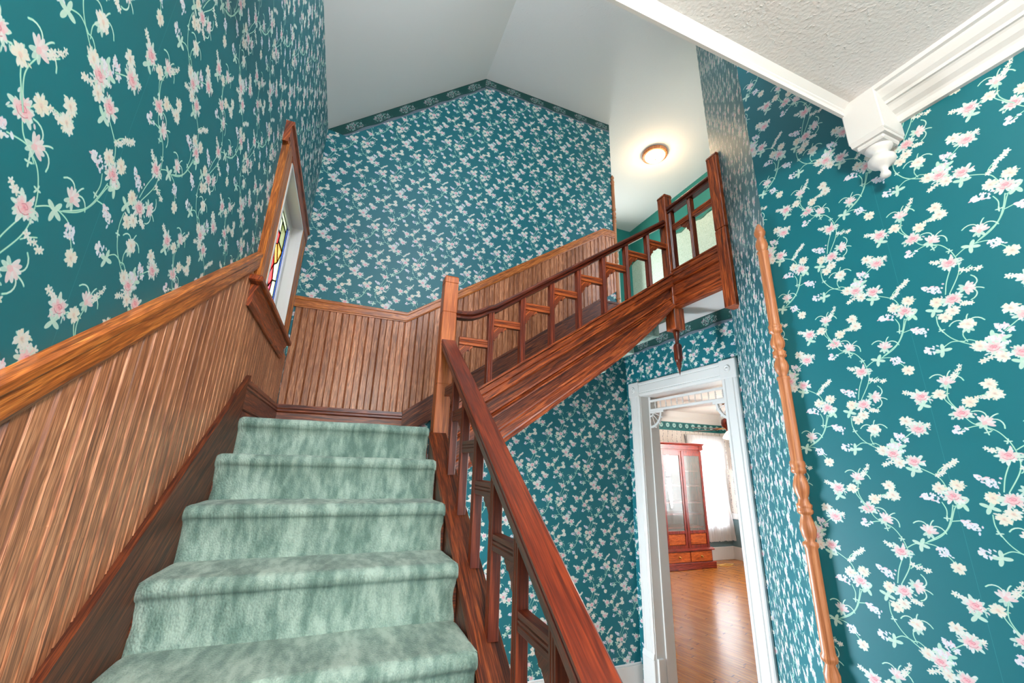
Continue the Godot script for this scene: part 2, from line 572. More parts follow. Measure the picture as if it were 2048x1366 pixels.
func vine_paper() -> Image:
	# upstairs paper: pale green ground crowded with small leaves
	var t := Paint.new(256, 256, Color(0.78, 0.84, 0.78))
	var r := RandomNumberGenerator.new(); r.seed = 10
	for k in 420:
		t.blob(r.randf() * 256, r.randf() * 256, r.randf_range(3, 7), r.randf_range(1.5, 3), r.randf() * TAU, [Color(0.52, 0.70, 0.62), Color(0.60, 0.66, 0.52), Color(0.90, 0.92, 0.88), Color(0.66, 0.76, 0.70)][r.randi() % 4], 0.85)
	return t.image()

func floor_image() -> Image:
	# narrow oak strips for the far floor: 10 boards across the height (0.57 m), 2.4 m long
	var r := RandomNumberGenerator.new(); r.seed = 14
	var n := FastNoiseLite.new(); n.seed = 15; n.frequency = 0.06; n.fractal_octaves = 3
	var g := n.get_seamless_image(96, 500); g.resize(1024, 500, Image.INTERPOLATE_CUBIC)
	var G := g.get_data()
	var out := PackedByteArray(); out.resize(1024 * 500 * 3)
	for b in 10:
		var joint := r.randi() % 1024
		var tone := r.randf_range(-0.13, 0.13)
		var tone2 := r.randf_range(-0.13, 0.13)
		for yy in 50:
			for x in 1024:
				var i := (b * 50 + yy) * 1024 + x
				var tt := tone if posmod(x - joint, 1024) < 512 else tone2
				var f := clampf(0.5 + tt + (G[i] / 255.0 - 0.5) * 0.7, 0.0, 1.0)
				var c := Color(0.50, 0.29, 0.10).lerp(Color(0.86, 0.60, 0.29), f)
				if yy < 3 or posmod(x - joint, 512) < 3:
					c = c.darkened(0.5)
				out[i * 3] = int(c.r * 255); out[i * 3 + 1] = int(c.g * 255); out[i * 3 + 2] = int(c.b * 255)
	return Image.create_from_data(1024, 500, false, Image.FORMAT_RGB8, out)

func tex(im: Image) -> ImageTexture:
	return ImageTexture.create_from_image(im)

func mat(t: Texture2D, tint := Color.WHITE, rough := 0.5, coat := 0.0) -> StandardMaterial3D:
	var m := StandardMaterial3D.new()
	m.albedo_texture = t
	m.albedo_color = tint
	m.roughness = rough
	if coat > 0.0:
		m.clearcoat_enabled = true
		m.clearcoat = coat
		m.clearcoat_roughness = 0.25
	return m

func plain(c: Color, rough := 0.6, metal := 0.0) -> StandardMaterial3D:
	return mat(null, c, rough) if metal == 0.0 else metal_mat(c, rough)

func metal_mat(c: Color, rough: float) -> StandardMaterial3D:
	var m := mat(null, c, rough)
	m.metallic = 1.0
	return m

func make_materials() -> void:
	var wp := tex(wallpaper())
	M.paper = mat(wp, Color.WHITE, 0.5)
	M.paper.heightmap_enabled = true
	M.border = mat(tex(border()), Color.WHITE, 0.4)
	var oak := tex(wood(40, Color(0.40, 0.24, 0.13), Color(0.66, 0.43, 0.25), Color(0.84, 0.62, 0.41), 0.7, 3.0))
	var cherry := tex(wood(60, Color(0.23, 0.10, 0.055), Color(0.52, 0.26, 0.13), Color(0.74, 0.43, 0.22), 0.6, 2.0))
	var maple := tex(wood(80, Color(0.58, 0.33, 0.18), Color(0.72, 0.44, 0.25), Color(0.83, 0.56, 0.34), 0.35, 1.5))
	M.oak = []
	for c in [Color(1.10, 1.08, 1.22), Color(1.02, 0.98, 1.08), Color(1.14, 1.12, 1.26), Color(0.95, 0.90, 0.98)]:
		M.oak.append(mat(oak, c, 0.38, 0.1))
	M.rail = mat(oak, Color(1.08, 0.92, 0.68), 0.35, 0.1)
	var smooth_cherry := tex(wood(90, Color(0.30, 0.115, 0.06), Color(0.47, 0.20, 0.10), Color(0.60, 0.29, 0.145), 0.3, 1.2))
	M.baluster = mat(smooth_cherry, Color(1.05, 0.98, 1.0), 0.4, 0.1)
	M.cherry = mat(cherry, Color(0.92, 0.84, 0.82), 0.38, 0.1)
	M.cherry_light = mat(cherry, Color(1.18, 1.05, 0.92), 0.38, 0.1)
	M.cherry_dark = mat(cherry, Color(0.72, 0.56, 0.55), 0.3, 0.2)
	M.handrail = mat(smooth_cherry, Color(1.0, 0.88, 0.84), 0.3, 0.2)
	M.skirt = mat(cherry, Color(0.80, 0.74, 0.70), 0.5, 0.0)
	M.newel = mat(maple, Color(1.08, 0.95, 0.84), 0.4, 0.1)
	M.spindle = mat(maple, Color(1.0, 1.03, 1.12), 0.42, 0.1)
	M.white = plain(Color(0.81, 0.808, 0.80), 0.45)
	M.plaster = plain(Color(0.86, 0.855, 0.85), 0.85)
	M.plaster.heightmap_enabled = true
	M.plaster.heightmap_texture = tex(plaster_height())
	M.plaster.heightmap_scale = 0.22
	M.paint_wall = plain(Color(0.87, 0.865, 0.86), 0.8)
	M.paper.heightmap_enabled = false
	M.carpet = mat(tex(carpet_image()), Color.WHITE, 0.95)
	M.carpet.heightmap_enabled = true
	M.carpet.heightmap_texture = speck(31, 512, 0.22, 2)
	M.carpet.heightmap_scale = 0.35
	M.carpet.rim_enabled = true
	M.carpet.rim = 0.35
	M.carpet.rim_tint = 0.6
	M.floor = mat(tex(floor_image()), Color(1.0, 0.95, 0.84), 0.22, 0.0)
	M.strip = mat(tex(strip_paper()), Color.WHITE, 0.7)
	M.vine = mat(tex(vine_paper()), Color.WHITE, 0.6)
	M.brass = metal_mat(Color(0.72, 0.55, 0.28), 0.3)
	M.iron = metal_mat(Color(0.20, 0.18, 0.17), 0.4)
	M.mahogany = mat(cherry, Color(1.0, 0.66, 0.84), 0.28, 0.3)
	M.burl = mat(oak, Color(1.1, 0.80, 0.55), 0.25, 0.5)
	M.dark_inside = plain(Color(0.20, 0.13, 0.11), 0.7)
	M.lead = metal_mat(Color(0.10, 0.10, 0.11), 0.5)
	M.glass = plain(Color(0.9, 0.95, 0.95, 0.12), 0.02)
	M.glass.transparency = BaseMaterial3D.TRANSPARENCY_ALPHA
	M.sheer = plain(Color(0.82, 0.82, 0.82), 0.9)
	M.sheer.backlight_enabled = true
	M.sheer.backlight = Color(0.9, 0.9, 0.9)
	M.cord = plain(Color(0.82, 0.66, 0.36), 0.5)
	M.bowl = plain(Color(0.95, 0.93, 0.88), 0.3)
	M.bowl.emission_enabled = true
	M.bowl.emission = Color(1.0, 0.95, 0.86)
	M.bowl.emission_energy_multiplier = 3.0

func stain(c: Color) -> StandardMaterial3D:
	var m := plain(Color(c.r, c.g, c.b, 0.93), 0.08)
	m.transparency = BaseMaterial3D.TRANSPARENCY_ALPHA
	m.backlight_enabled = true
	m.backlight = c
	return m

# ------------------------------------------------------------------ the scene
func area(called: String, at: Vector3, look_to: Vector3, size: Vector2, energy: float, c: Color) -> void:
	var l := AreaLight3D.new()
	l.name = called
	l.area_size = size
	l.light_energy = energy
	l.light_color = c
	l.shadow_enabled = true
	add_child(l)
	l.look_at_from_position(at + V(0, EYE, 0), look_to + V(0, EYE, 0), Vector3.UP if absf((look_to - at).normalized().y) < 0.95 else Vector3.BACK)

func omni(called: String, at: Vector3, energy: float, c: Color, size := 0.08) -> void:
	var l := OmniLight3D.new()
	l.name = called
	l.light_energy = energy
	l.light_color = c
	l.light_size = size
	l.omni_range = 15.0
	l.omni_attenuation = 2.0
	l.shadow_enabled = true
	add_child(l)
	l.position = at + V(0, EYE, 0)

func _ready() -> void:
	rng.seed = 77
	# ---- camera
	var cam := Camera3D.new()
	cam.name = "camera"
	cam.keep_aspect = Camera3D.KEEP_HEIGHT
	cam.fov = rad_to_deg(2.0 * atan(683.0 / 818.4))
	cam.near = 0.02
	cam.far = 60.0
	add_child(cam)
	cam.position = V(0, EYE, 0)
	cam.basis = Basis(Vector3.UP, deg_to_rad(-21.517)) * Basis(Vector3.RIGHT, deg_to_rad(16.594)) * Basis(Vector3.BACK, deg_to_rad(1.663))
	cam.current = true
	# ---- sky and exposure
	var env := Environment.new()
	env.background_mode = Environment.BG_SKY
	var sky := Sky.new()
	var sm := ProceduralSkyMaterial.new()
	sm.sky_top_color = Color(0.62, 0.72, 0.86)
	sm.sky_horizon_color = Color(0.86, 0.89, 0.93)
	sm.ground_bottom_color = Color(0.45, 0.47, 0.44)
	sm.ground_horizon_color = Color(0.74, 0.75, 0.75)
	sm.sky_energy_multiplier = 2.5
	sky.sky_material = sm
	env.sky = sky
	env.tonemap_mode = Environment.TONE_MAPPER_LINEAR
	env.tonemap_exposure = 1.24
	env.sdfgi_enabled = true
	env.ssao_enabled = true
	env.ssil_enabled = true
	var we := WorldEnvironment.new()
	we.name = "world"
	we.environment = env
	add_child(we)
	# ---- daylight through the windows
	area("front_window_light", V(0.53, 0.1, 2.25), V(0.53, 0.1, 0.0), Vector2(1.7, 1.9), 3.0, Color(1.0, 0.98, 0.95))
	area("stair_window_light", V(-0.80, 1.20, -2.57), V(0.0, 1.10, -2.57), Vector2(0.9, 1.0), 26.0, Color(0.93, 0.97, 1.0))
	area("parlour_window_light", V(7.57, -0.2, -7.45), V(7.57, -0.2, -6.0), Vector2(0.9, 1.7), 8.0, Color(1.0, 1.0, 1.0))
	area("parlour_side_window_light", V(8.4, -0.2, -4.5), V(7.0, -0.4, -4.5), Vector2(1.1, 1.7), 32.0, Color(1.0, 1.0, 1.0))
	area("back_window_light", V(0.05, -0.92, -3.36), V(1.4, -0.92, -2.2), Vector2(0.7, 0.9), 17.0, Color(0.90, 0.96, 1.0))
	area("upstairs_window_light", V(3.45, 2.75, -1.98), V(3.45, 2.75, -4.0), Vector2(0.9, 1.5), 1.6, Color(1.0, 0.99, 0.97))
	area("upper_window_light", V(0.60, 2.75, -0.60), V(0.60, 2.65, -3.0), Vector2(0.9, 1.2), 4.2, Color(0.97, 0.99, 1.0))
	area("hall_door_light", V(3.52, 2.95, -5.24), V(3.0, 2.9, -3.0), Vector2(0.6, 0.9), 3.0, Color(0.98, 1.0, 0.99))
	make_materials()
	build_shell()
	build_wainscot()
	build_left_window()
	build_stairs()
	build_upper_flight()
	build_gallery()
	build_doorway()
	build_entry_ceiling()
	entry_lamp()
	build_guards()
	build_upstairs()
	build_parlour()

func paper_look(right: Vector3, k := 1.0, ou := 0.0, ov := 0.0) -> Dictionary:
	return {"uu": right / (0.544 * k), "vv": V(0, -1.0 / (0.534 * k), 0), "ou": ou, "ov": ov}

func build_shell() -> void:
	# left wall, around the stained glass window
	var b := MB.new()
	b.box(V(-0.64, -1.82, -2.21), V(-0.487, 4.06, 2.4))
	b.box(V(-0.64, -1.82, -3.55), V(-0.487, 4.06, -2.93))
	b.box(V(-0.64, -1.82, -2.93), V(-0.487, 0.76, -2.21))
	b.box(V(-0.64, 1.545, -2.93), V(-0.487, 4.06, -2.21))
	var wl := struct(b, "wall_left", "tall stairwell wall at the left in teal floral wallpaper over wood panelling", M.paper, paper_look(V(0, 0, -1), 1.08, -1.366 / 0.5875 + 0.56, 0.0))
	org["wall_left"] = wl
	# back wall with its sloped upper corner
	b = MB.new()
	b.prism(poly([-0.64, -0.45, 2.80, -0.45, 2.80, 1.2, 2.545, 1.2, 2.545, 4.06, 0.94, 4.06, -0.487, 2.82, -0.64, 2.69]), V(0, 0, -3.395), V(1, 0, 0), V(0, 1, 0), V(0, 0, -0.14))
	b.box(V(-0.64, -1.82, -3.535), V(-0.30, -0.45, -3.395))
	b.box(V(0.40, -1.82, -3.535), V(2.80, -0.45, -3.395))
	b.box(V(-0.30, -1.82, -3.535), V(0.40, -1.40, -3.395))
	var wb := struct(b, "wall_back", "gabled back wall of the stairwell in teal floral wallpaper over beaded panelling", M.paper, paper_look(V(1, 0, 0), 1.047, (-0.81 - 0.1356 / 1.047) / 0.544, (1.946 / 1.047 - 0.21) / 0.534))
	org["wall_back"] = wb
	# right wall and the angled wall beyond its corner
	b = MB.new()
	b.prism(poly([1.55, 2.4, 1.55, -1.033, 1.70, -0.97, 1.70, 2.4]), V(0, -1.82, 0), V(1, 0, 0), V(0, 0, 1), V(0, 5.88, 0))
	struct(b, "wall_right", "broad teal floral wallpapered wall at the right, below the white crown moulding", M.paper, paper_look(V(0, 0, 1)))
	b = MB.new()
	b.prism(poly([1.55, -1.033, 2.607, -2.09, 2.77, -2.04, 1.70, -0.97]), V(0, -1.82, 0), V(1, 0, 0), V(0, 0, 1), V(0, 5.88, 0))
	struct(b, "wall_corner", "narrow angled teal wallpapered wall seen edge on between doorway and right wall", M.paper, paper_look(V(-1, 0, 1).normalized(), 1.0, 0.3))
	# doorway wall
	b = MB.new()
	b.box(V(2.607, -1.82, -3.40), V(2.79, 1.2, -3.19))
	b.box(V(2.607, -1.82, -2.235), V(2.79, 1.2, -2.06))
	b.box(V(2.607, 0.655, -3.19), V(2.79, 1.2, -2.235))
	struct(b, "wall_doorway", "dark teal wallpapered wall around the white doorway under the upstairs gallery", M.paper, paper_look(V(0, 0, 1), 1.0, 0.1, 0.3))
	# panel that closes the space below landing and first flight
	b = MB.new()
	b.prism(poly([2.32, -0.30, 2.32, -1.82, -0.05, -1.82]), V(0.45, 0, 0), V(0, 0, -1), V(0, 1, 0), V(0.05, 0, 0))
	struct(b, "wall_stair", "closed side wall below the lower stair flight", M.paper, paper_look(V(0, 0, -1), 1.0, 0.2))
	# front of the house, behind the viewer: two tall windows with daylight
	b = MB.new()
	b.box(V(-0.64, -1.82, 2.4), V(1.70, -0.9, 2.55))
	b.box(V(-0.64, 1.05, 2.4), V(1.70, 1.5, 2.55))
	b.box(V(-0.64, -0.9, 2.4), V(-0.35, 1.05, 2.55))
	b.box(V(1.40, -0.9, 2.4), V(1.70, 1.05, 2.55))
	b.box(V(0.47, -0.9, 2.4), V(0.59, 1.05, 2.55))
	struct(b, "wall_front", "entrance wall behind the viewer with two tall windows", M.paper, paper_look(V(-1, 0, 0)))
	# upper wall over the entrance ceiling
	b = MB.new()
	b.box(V(-0.64, 1.25, -0.63), V(0.13, 4.06, -0.53))
	b.box(V(1.07, 1.25, -0.63), V(1.56, 4.06, -0.53))
	b.box(V(0.13, 1.25, -0.63), V(1.07, 2.13, -0.53))
	b.box(V(0.13, 3.37, -0.63), V(1.07, 4.06, -0.53))
	struct(b, "wall_upper", "upstairs wall closing the stairwell above the entrance ceiling edge", M.paint_wall)
	# floors
	b = MB.new()
	b.box(V(-0.64, -1.97, -3.55), V(2.80, -1.82, 2.55))
	struct(b, "floor", "oak strip floor of the stair hall", M.floor, {"uu": V(0, 0, 1.0 / 2.4), "vv": V(1.0 / 0.57, 0, 0)})
	b = MB.new()
	b.prism(poly([2.30, -3.395, 2.30, -1.80, 2.59, -2.09, 4.45, -2.09, 4.45, -5.43, 2.545, -5.43, 2.545, -3.395]), V(0, 1.2, 0), V(1, 0, 0), V(0, 0, 1), V(0, 0.28, 0))
	struct(b, "floor_upper", "upstairs gallery floor with a white painted underside above the doorway", M.paint_wall)
	# ceilings
	b = MB.new()
	b.box(V(-0.487, 1.2, -0.622), V(1.55, 1.45, 2.5))
	struct(b, "ceiling", "low white entrance ceiling of rough swirled plaster at upper right", M.plaster, {"uu": V(1.4, 0, 0), "vv": V(0, 0, 1.4)})
	b = MB.new()
	b.box(V(0.94, 4.057, -5.43), V(4.45, 4.16, -0.5))
	struct(b, "ceiling_upper", "high flat white plaster ceiling of stairwell and upstairs hall", M.plaster, {"uu": V(0.8, 0, 0), "vv": V(0, 0, 0.8)})
	b = MB.new()
	b.prism(poly([0.94, 4.057, 0.94, 4.16, -0.64, 2.79, -0.64, 2.687]), V(0, 0, -0.5), V(1, 0, 0), V(0, 1, 0), V(0, 0, -3.05))
	struct(b, "ceiling_slope", "sloped white ceiling falling from the ridge to the left wall", M.paint_wall)
	# frieze border along the gable and over the doorway: paper strips
	var dl := V(-1.427, -1.237, 0).normalized()
	var pl := V(-dl.y, dl.x, 0)
	if pl.y > 0: pl = -pl
	b = MB.new()
	var A := V(0.94, 4.057, -3.395)
	var fz := V(0, 0, 0.002)
	var L := 1.889
	var mid := V(0.94, 4.057 - 0.152, -3.395)
	b.quad(A + fz, A + dl * L + fz, A + dl * (L - 0.10) + pl * 0.115 + fz, mid + fz)
	struct(b, "trim_1", "dark frieze border of flower posies along the sloped edge of the back wall", M.border, {"uu": -dl / 0.29, "vv": pl / 0.117, "ou": -(A.dot(-dl)) / 0.29 + 0.2, "ov": -(A.dot(pl)) / 0.117})
	b = MB.new()
	b.quad(V(0.94, 4.057, -3.393), V(0.94, 3.905, -3.393), V(1.0, 3.942, -3.393), V(2.545, 3.942, -3.393))
	b.tri(V(0.94, 4.057, -3.393), V(2.545, 3.942, -3.393), V(2.545, 4.057, -3.393))
	struct(b, "trim_2", "frieze border of flower posies under the level ceiling of the back wall", M.border, {"uu": V(1.0 / 0.29, 0, 0), "vv": V(0, -1.0 / 0.117, 0), "ou": 0.1, "ov": 4.057 / 0.117})
	b = MB.new()
	b.quad(V(2.605, 1.2, -3.395), V(2.605, 1.085, -3.395), V(2.605, 1.085, -2.09), V(2.605, 1.2, -2.09))
	struct(b, "trim_3", "frieze border of flower posies above the doorway under the gallery", M.border, {"uu": V(0, 0, 1.0 / 0.27), "vv": V(0, -1.0 / 0.117, 0), "ou": 0.0, "ov": 1.2 / 0.117})
	# baseboard left of the doorway
	b = MB.new()
	b.box(V(0.50, -1.82, -3.395), V(2.607, -1.60, -3.375))
	b.box(V(0.50, -1.60, -3.395), V(2.607, -1.585, -3.383), 0.003)
	struct(b, "baseboard_back", "white painted baseboard under the back wall beside the doorway", M.white)

func plank_mesh(w: float, h0: Array, t := 0.014) -> Array:
	return [w, h0, t]

# one beaded board standing on a wall. o: lower corner on the wall, r: direction along the wall, nrm: out of the wall; lower and upper edges may slope
func plank(o: Vector3, r: Vector3, nrm: Vector3, w: float, lo0: float, lo1: float, hi0: float, hi1: float) -> MB:
	var b := MB.new()
	var t := 0.010
	var prof := [[0.0, 0.003], [0.004, t], [w * 0.5 - 0.007, t], [w * 0.5 - 0.004, t - 0.006], [w * 0.5, t + 0.001], [w * 0.5 + 0.004, t - 0.006], [w * 0.5 + 0.007, t], [w - 0.004, t], [w, 0.003]]
	for i in prof.size() - 1:
		var q := []
		for e in [[i, 0], [i + 1, 0], [i + 1, 1], [i, 1]]:
			var x: float = prof[e[0]][0]
			var f := x / w
			var y := lerpf(lo0, lo1, f) if e[1] == 0 else lerpf(hi0, hi1, f)
			q.append(V(o.x, y, o.z) + r * x + nrm * float(prof[e[0]][1]))
		b.quad_out(q[0], q[1], q[2], q[3], V(o.x, (lo0 + hi0) / 2, o.z) + r * w * 0.5 - nrm * 0.2)
	return b

func build_wainscot() -> void:
	var wl: MeshInstance3D = org["wall_left"]
	var wb: MeshInstance3D = org["wall_back"]
	# left wall boards, following the stair
	var z := 0.55
	var w := 0.098
	while z > -3.385:
		var ww := minf(w, z + 3.387)
		var lo := func(zz: float) -> float:
			return (0.355 - 0.69 * (zz + 2.3)) if zz > -2.3 else 0.355
		var hi := func(zz: float) -> float:
			var top: float = 0.93 - 0.666 * (zz + 2.067) - 0.05
			if zz < -2.05: top = 0.72
			return top
		var z1 := z - ww
		var b := plank(V(-0.487, 0, z), V(0, 0, -1), V(1, 0, 0), ww, maxf(lo.call(z) - 0.03, -1.82), maxf(lo.call(z1) - 0.03, -1.82), hi.call(z), hi.call(z1))
		put(b, "plank", M.oak[rng.randi() % 4], wl, {"grain": V(0, 1, 0)})
		z = z1
	# back wall boards over the landing and beside the second flight
	var x := -0.475
	while x < 2.535:
		var ww := minf(w, 2.54 - x)
		var lo := func(xx: float) -> float:
			return 0.36 if xx < 0.41 else 0.35 + 0.69 * (xx - 0.41)
		var hi := func(xx: float) -> float:
			return 1.19 if xx < 0.37 else (1.19 + 0.665 * (xx - 0.37) if xx < 2.39 else 2.51)
		var b := plank(V(x, 0, -3.395), V(1, 0, 0), V(0, 0, 1), ww, lo.call(x), lo.call(x + ww), hi.call(x), hi.call(x + ww))
		put(b, "plank", M.oak[rng.randi() % 4], wb, {"grain": V(0, 1, 0)})
		x += ww
	# chair rails: a moulded cap swept along each wall
	var prof := poly([0, -0.088, 0.016, -0.088, 0.018, -0.078, 0.022, -0.074, 0.022, -0.030, 0.026, -0.024, 0.026, -0.006, 0.020, 0.0, 0, 0])
	var b2 := MB.new()
	b2.prism(prof, V(-0.487, -0.813, 0.55), V(1, 0, 0), V(0, 1, 0), V(0, 1.732, -2.60))
	struct(b2, "trim_4", "oak chair rail rising along the left wall above the panelling", M.rail, {"grain": V(0, 0.666, -1).normalized()})
	b2 = MB.new()
	b2.prism(prof, V(-0.487, 1.207, -3.395), V(0, 0, 1), V(0, 1, 0), V(0.857, 0, 0))
	struct(b2, "trim_5", "level oak chair rail over the landing panelling on the back wall", M.rail, {"grain": V(1, 0, 0)})
	b2 = MB.new()
	b2.prism(prof, V(0.37, 1.207, -3.395), V(0, 0, 1), V(0, 1, 0), V(2.02, 1.343, 0))
	b2.prism(prof, V(2.39, 2.55, -3.395), V(0, 0, 1), V(0, 1, 0), V(0.155, 0, 0))
	struct(b2, "trim_6", "oak chair rail climbing beside the upper flight to the back wall corner", M.rail, {"grain": V(2.02, 1.343, 0).normalized()})
	# landing baseboards
	var bp := poly([0, 0.17, 0.022, 0.17, 0.022, 0.205, 0.014, 0.210, 0.022, 0.216, 0.022, 0.305, 0.015, 0.311, 0.022, 0.317, 0.018, 0.330, 0.022, 0.338, 0.014, 0.366, 0, 0.369])
	b2 = MB.new()
	b2.prism(bp, V(-0.487, 0, -3.395), V(0, 0, 1), V(0, 1, 0), V(0.90, 0, 0))
	struct(b2, "baseboard_back", "dark moulded landing baseboard along the back wall behind the top step", M.cherry, {"grain": V(1, 0, 0)})
	b2 = MB.new()
	b2.prism(bp, V(-0.487, 0, -2.30), V(1, 0, 0), V(0, 1, 0), V(0, 0, -1.095))
	struct(b2, "baseboard_left", "short dark moulded landing baseboard under the stained glass window", M.cherry, {"grain": V(0, 0, 1)})

func build_left_window() -> void:
	# casing round the opening: z -2.21 to -2.93, y 0.77 to 1.545; the sash is set back
	var b := MB.new()
	var jp := poly([0, 0, 0.020, 0, 0.030, 0.012, 0.030, 0.030, 0.024, 0.036, 0.030, 0.044, 0.030, 0.120, 0.024, 0.128, 0.030, 0.136, 0.026, 0.16, 0, 0.16])
	b.prism(jp, V(-0.487, 0.77, -2.05), V(1, 0, 0), V(0, 0, -1), V(0, 0.80, 0))
	var o := struct(b, "window_1", "wood-cased stained glass stair window low on the left wall", M.rail, {"grain": V(0, 1, 0)})
	b = MB.new()
	b.prism(jp, V(-0.487, 0.77, -3.174), V(1, 0, 0), V(0, 0, 1.6), V(0, 0.78, 0))
	put(b, "casing", M.rail, o, {"grain": V(0, 1, 0)})
	b = MB.new()
	b.prism(poly([0, 0, 0.026, 0, 0.030, 0.014, 0.024, 0.020, 0.030, 0.028, 0.030, 0.095, 0.040, 0.105, 0.040, 0.125, 0, 0.125]), V(-0.487, 1.545, -2.03), V(1, 0, 0), V(0, 1, 0), V(0, 0, -1.17))
	put(b, "head_casing", M.cherry_light, o, {"grain": V(0, 0, 1)})
	b = MB.new()
	b.box(V(-0.56, 0.745, -3.16), V(-0.425, 0.775, -1.97), 0.006)
	put(b, "sill", M.cherry_light, o, {"grain": V(0, 0, 1)})
	b = MB.new()
	b.prism(poly([0, 0, 0.020, 0, 0.028, 0.02, 0.028, 0.07, 0.045, 0.10, 0.045, 0.105, 0, 0.105]), V(-0.487, 0.64, -2.02), V(1, 0, 0), V(0, 1, 0), V(0, 0, -1.09))
	put(b, "apron", M.cherry_light, o, {"grain": V(0, 0, 1)})
	b = MB.new()      # white painted reveals
	b.box(V(-0.64, 0.776, -2.935), V(-0.455, 1.545, -2.918))
	b.box(V(-0.64, 0.776, -2.222), V(-0.455, 1.545, -2.205))
	b.box(V(-0.64, 1.532, -2.918), V(-0.455, 1.549, -2.222))
	put(b, "reveal", M.white, o)
	# sash
	b = MB.new()
	b.box(V(-0.555, 0.775, -2.29), V(-0.52, 1.545, -2.21), 0.004)
	b.box(V(-0.555, 0.775, -2.93), V(-0.52, 1.545, -2.86), 0.004)
	b.box(V(-0.555, 1.475, -2.86), V(-0.52, 1.545, -2.29), 0.004)
	b.box(V(-0.555, 0.775, -2.86), V(-0.52, 0.86, -2.29), 0.004)
	put(b, "sash", M.white, o)
	# stained glass: border strips and a flower of red and amber pieces, each pane its own, lead lines between
	var cols := {"blue": Color(0.24, 0.32, 0.50), "olive": Color(0.26, 0.27, 0.13), "red": Color(0.50, 0.012, 0.02), "amber": Color(0.48, 0.34, 0.05), "clear": Color(0.44, 0.46, 0.38), "mauve": Color(0.46, 0.12, 0.22)}
	var sm := {}
	for k in cols: sm[k] = stain(cols[k])
	var x0 := -0.540
	# panes given in window coordinates: s from near (0) to far (1) side, t from bottom (0) to top (1)
	var P := func(s: float, t: float) -> Vector2:
		return Vector2(-2.29 - 0.57 * s, 0.86 + 0.615 * t)
	var panes := [["blue", 0.93, 0, 1, 0, 1, 1, 0.93, 1], ["blue", 0, 0, 0.07, 0, 0.07, 1, 0, 1], ["clear", 0.07, 0.93, 0.93, 0.93, 0.93, 1, 0.07, 1], ["clear", 0.07, 0, 0.93, 0, 0.93, 0.05, 0.07, 0.05],
		["olive", 0.66, 0.70, 0.93, 0.70, 0.93, 0.93, 0.66, 0.93], ["olive", 0.07, 0.70, 0.34, 0.70, 0.34, 0.93, 0.07, 0.93], ["clear", 0.34, 0.78, 0.66, 0.78, 0.66, 0.93, 0.34, 0.93],
		["red", 0.50, 0.60, 0.64, 0.66, 0.66, 0.78, 0.50, 0.78], ["red", 0.34, 0.78, 0.36, 0.66, 0.50, 0.60, 0.50, 0.78], ["amber", 0.64, 0.66, 0.80, 0.52, 0.93, 0.70, 0.66, 0.70],
		["amber", 0.36, 0.66, 0.07, 0.70, 0.20, 0.52], ["amber", 0.50, 0.60, 0.64, 0.66, 0.80, 0.52, 0.66, 0.44], ["amber", 0.50, 0.60, 0.34, 0.44, 0.20, 0.52, 0.36, 0.66], ["red", 0.50, 0.60, 0.66, 0.44, 0.50, 0.26, 0.34, 0.44],
		["red", 0.66, 0.44, 0.74, 0.30, 0.60, 0.18, 0.50, 0.26], ["red", 0.34, 0.44, 0.50, 0.26, 0.40, 0.18, 0.26, 0.30], ["amber", 0.50, 0.26, 0.60, 0.18, 0.50, 0.05, 0.40, 0.18], ["mauve", 0.60, 0.18, 0.74, 0.30, 0.70, 0.05, 0.50, 0.05], ["mauve", 0.40, 0.18, 0.26, 0.30, 0.30, 0.05, 0.50, 0.05],
		["clear", 0.80, 0.52, 0.93, 0.70, 0.93, 0.36, 0.74, 0.30, 0.66, 0.44], ["clear", 0.20, 0.52, 0.07, 0.70, 0.07, 0.36, 0.26, 0.30, 0.34, 0.44], ["clear", 0.74, 0.30, 0.93, 0.36, 0.93, 0.05, 0.70, 0.05], ["clear", 0.26, 0.30, 0.07, 0.36, 0.07, 0.05, 0.30, 0.05]]
	var lead := MB.new()
	for p in panes:
		var q := PackedVector2Array()
		for i in range(1, p.size(), 2):
			q.append(P.call(p[i], p[i + 1]))
		b = MB.new()
		b.prism(q, V(x0, 0, 0), V(0, 0, 1), V(0, 1, 0), V(0.004, 0, 0))
		put(b, "pane", sm[p[0]], o)
		for i in q.size():
			var a := q[i]
			var c := q[(i + 1) % q.size()]
			var dd := (c - a)
			lead.obox(V(x0 + 0.002, (a.y + c.y) / 2, (a.x + c.x) / 2), V(0.005, 0, 0), V(0, dd.y, dd.x) * 0.5, V(0, dd.x, -dd.y).normalized() * 0.0035)
	put(lead, "lead_came", M.lead, o)

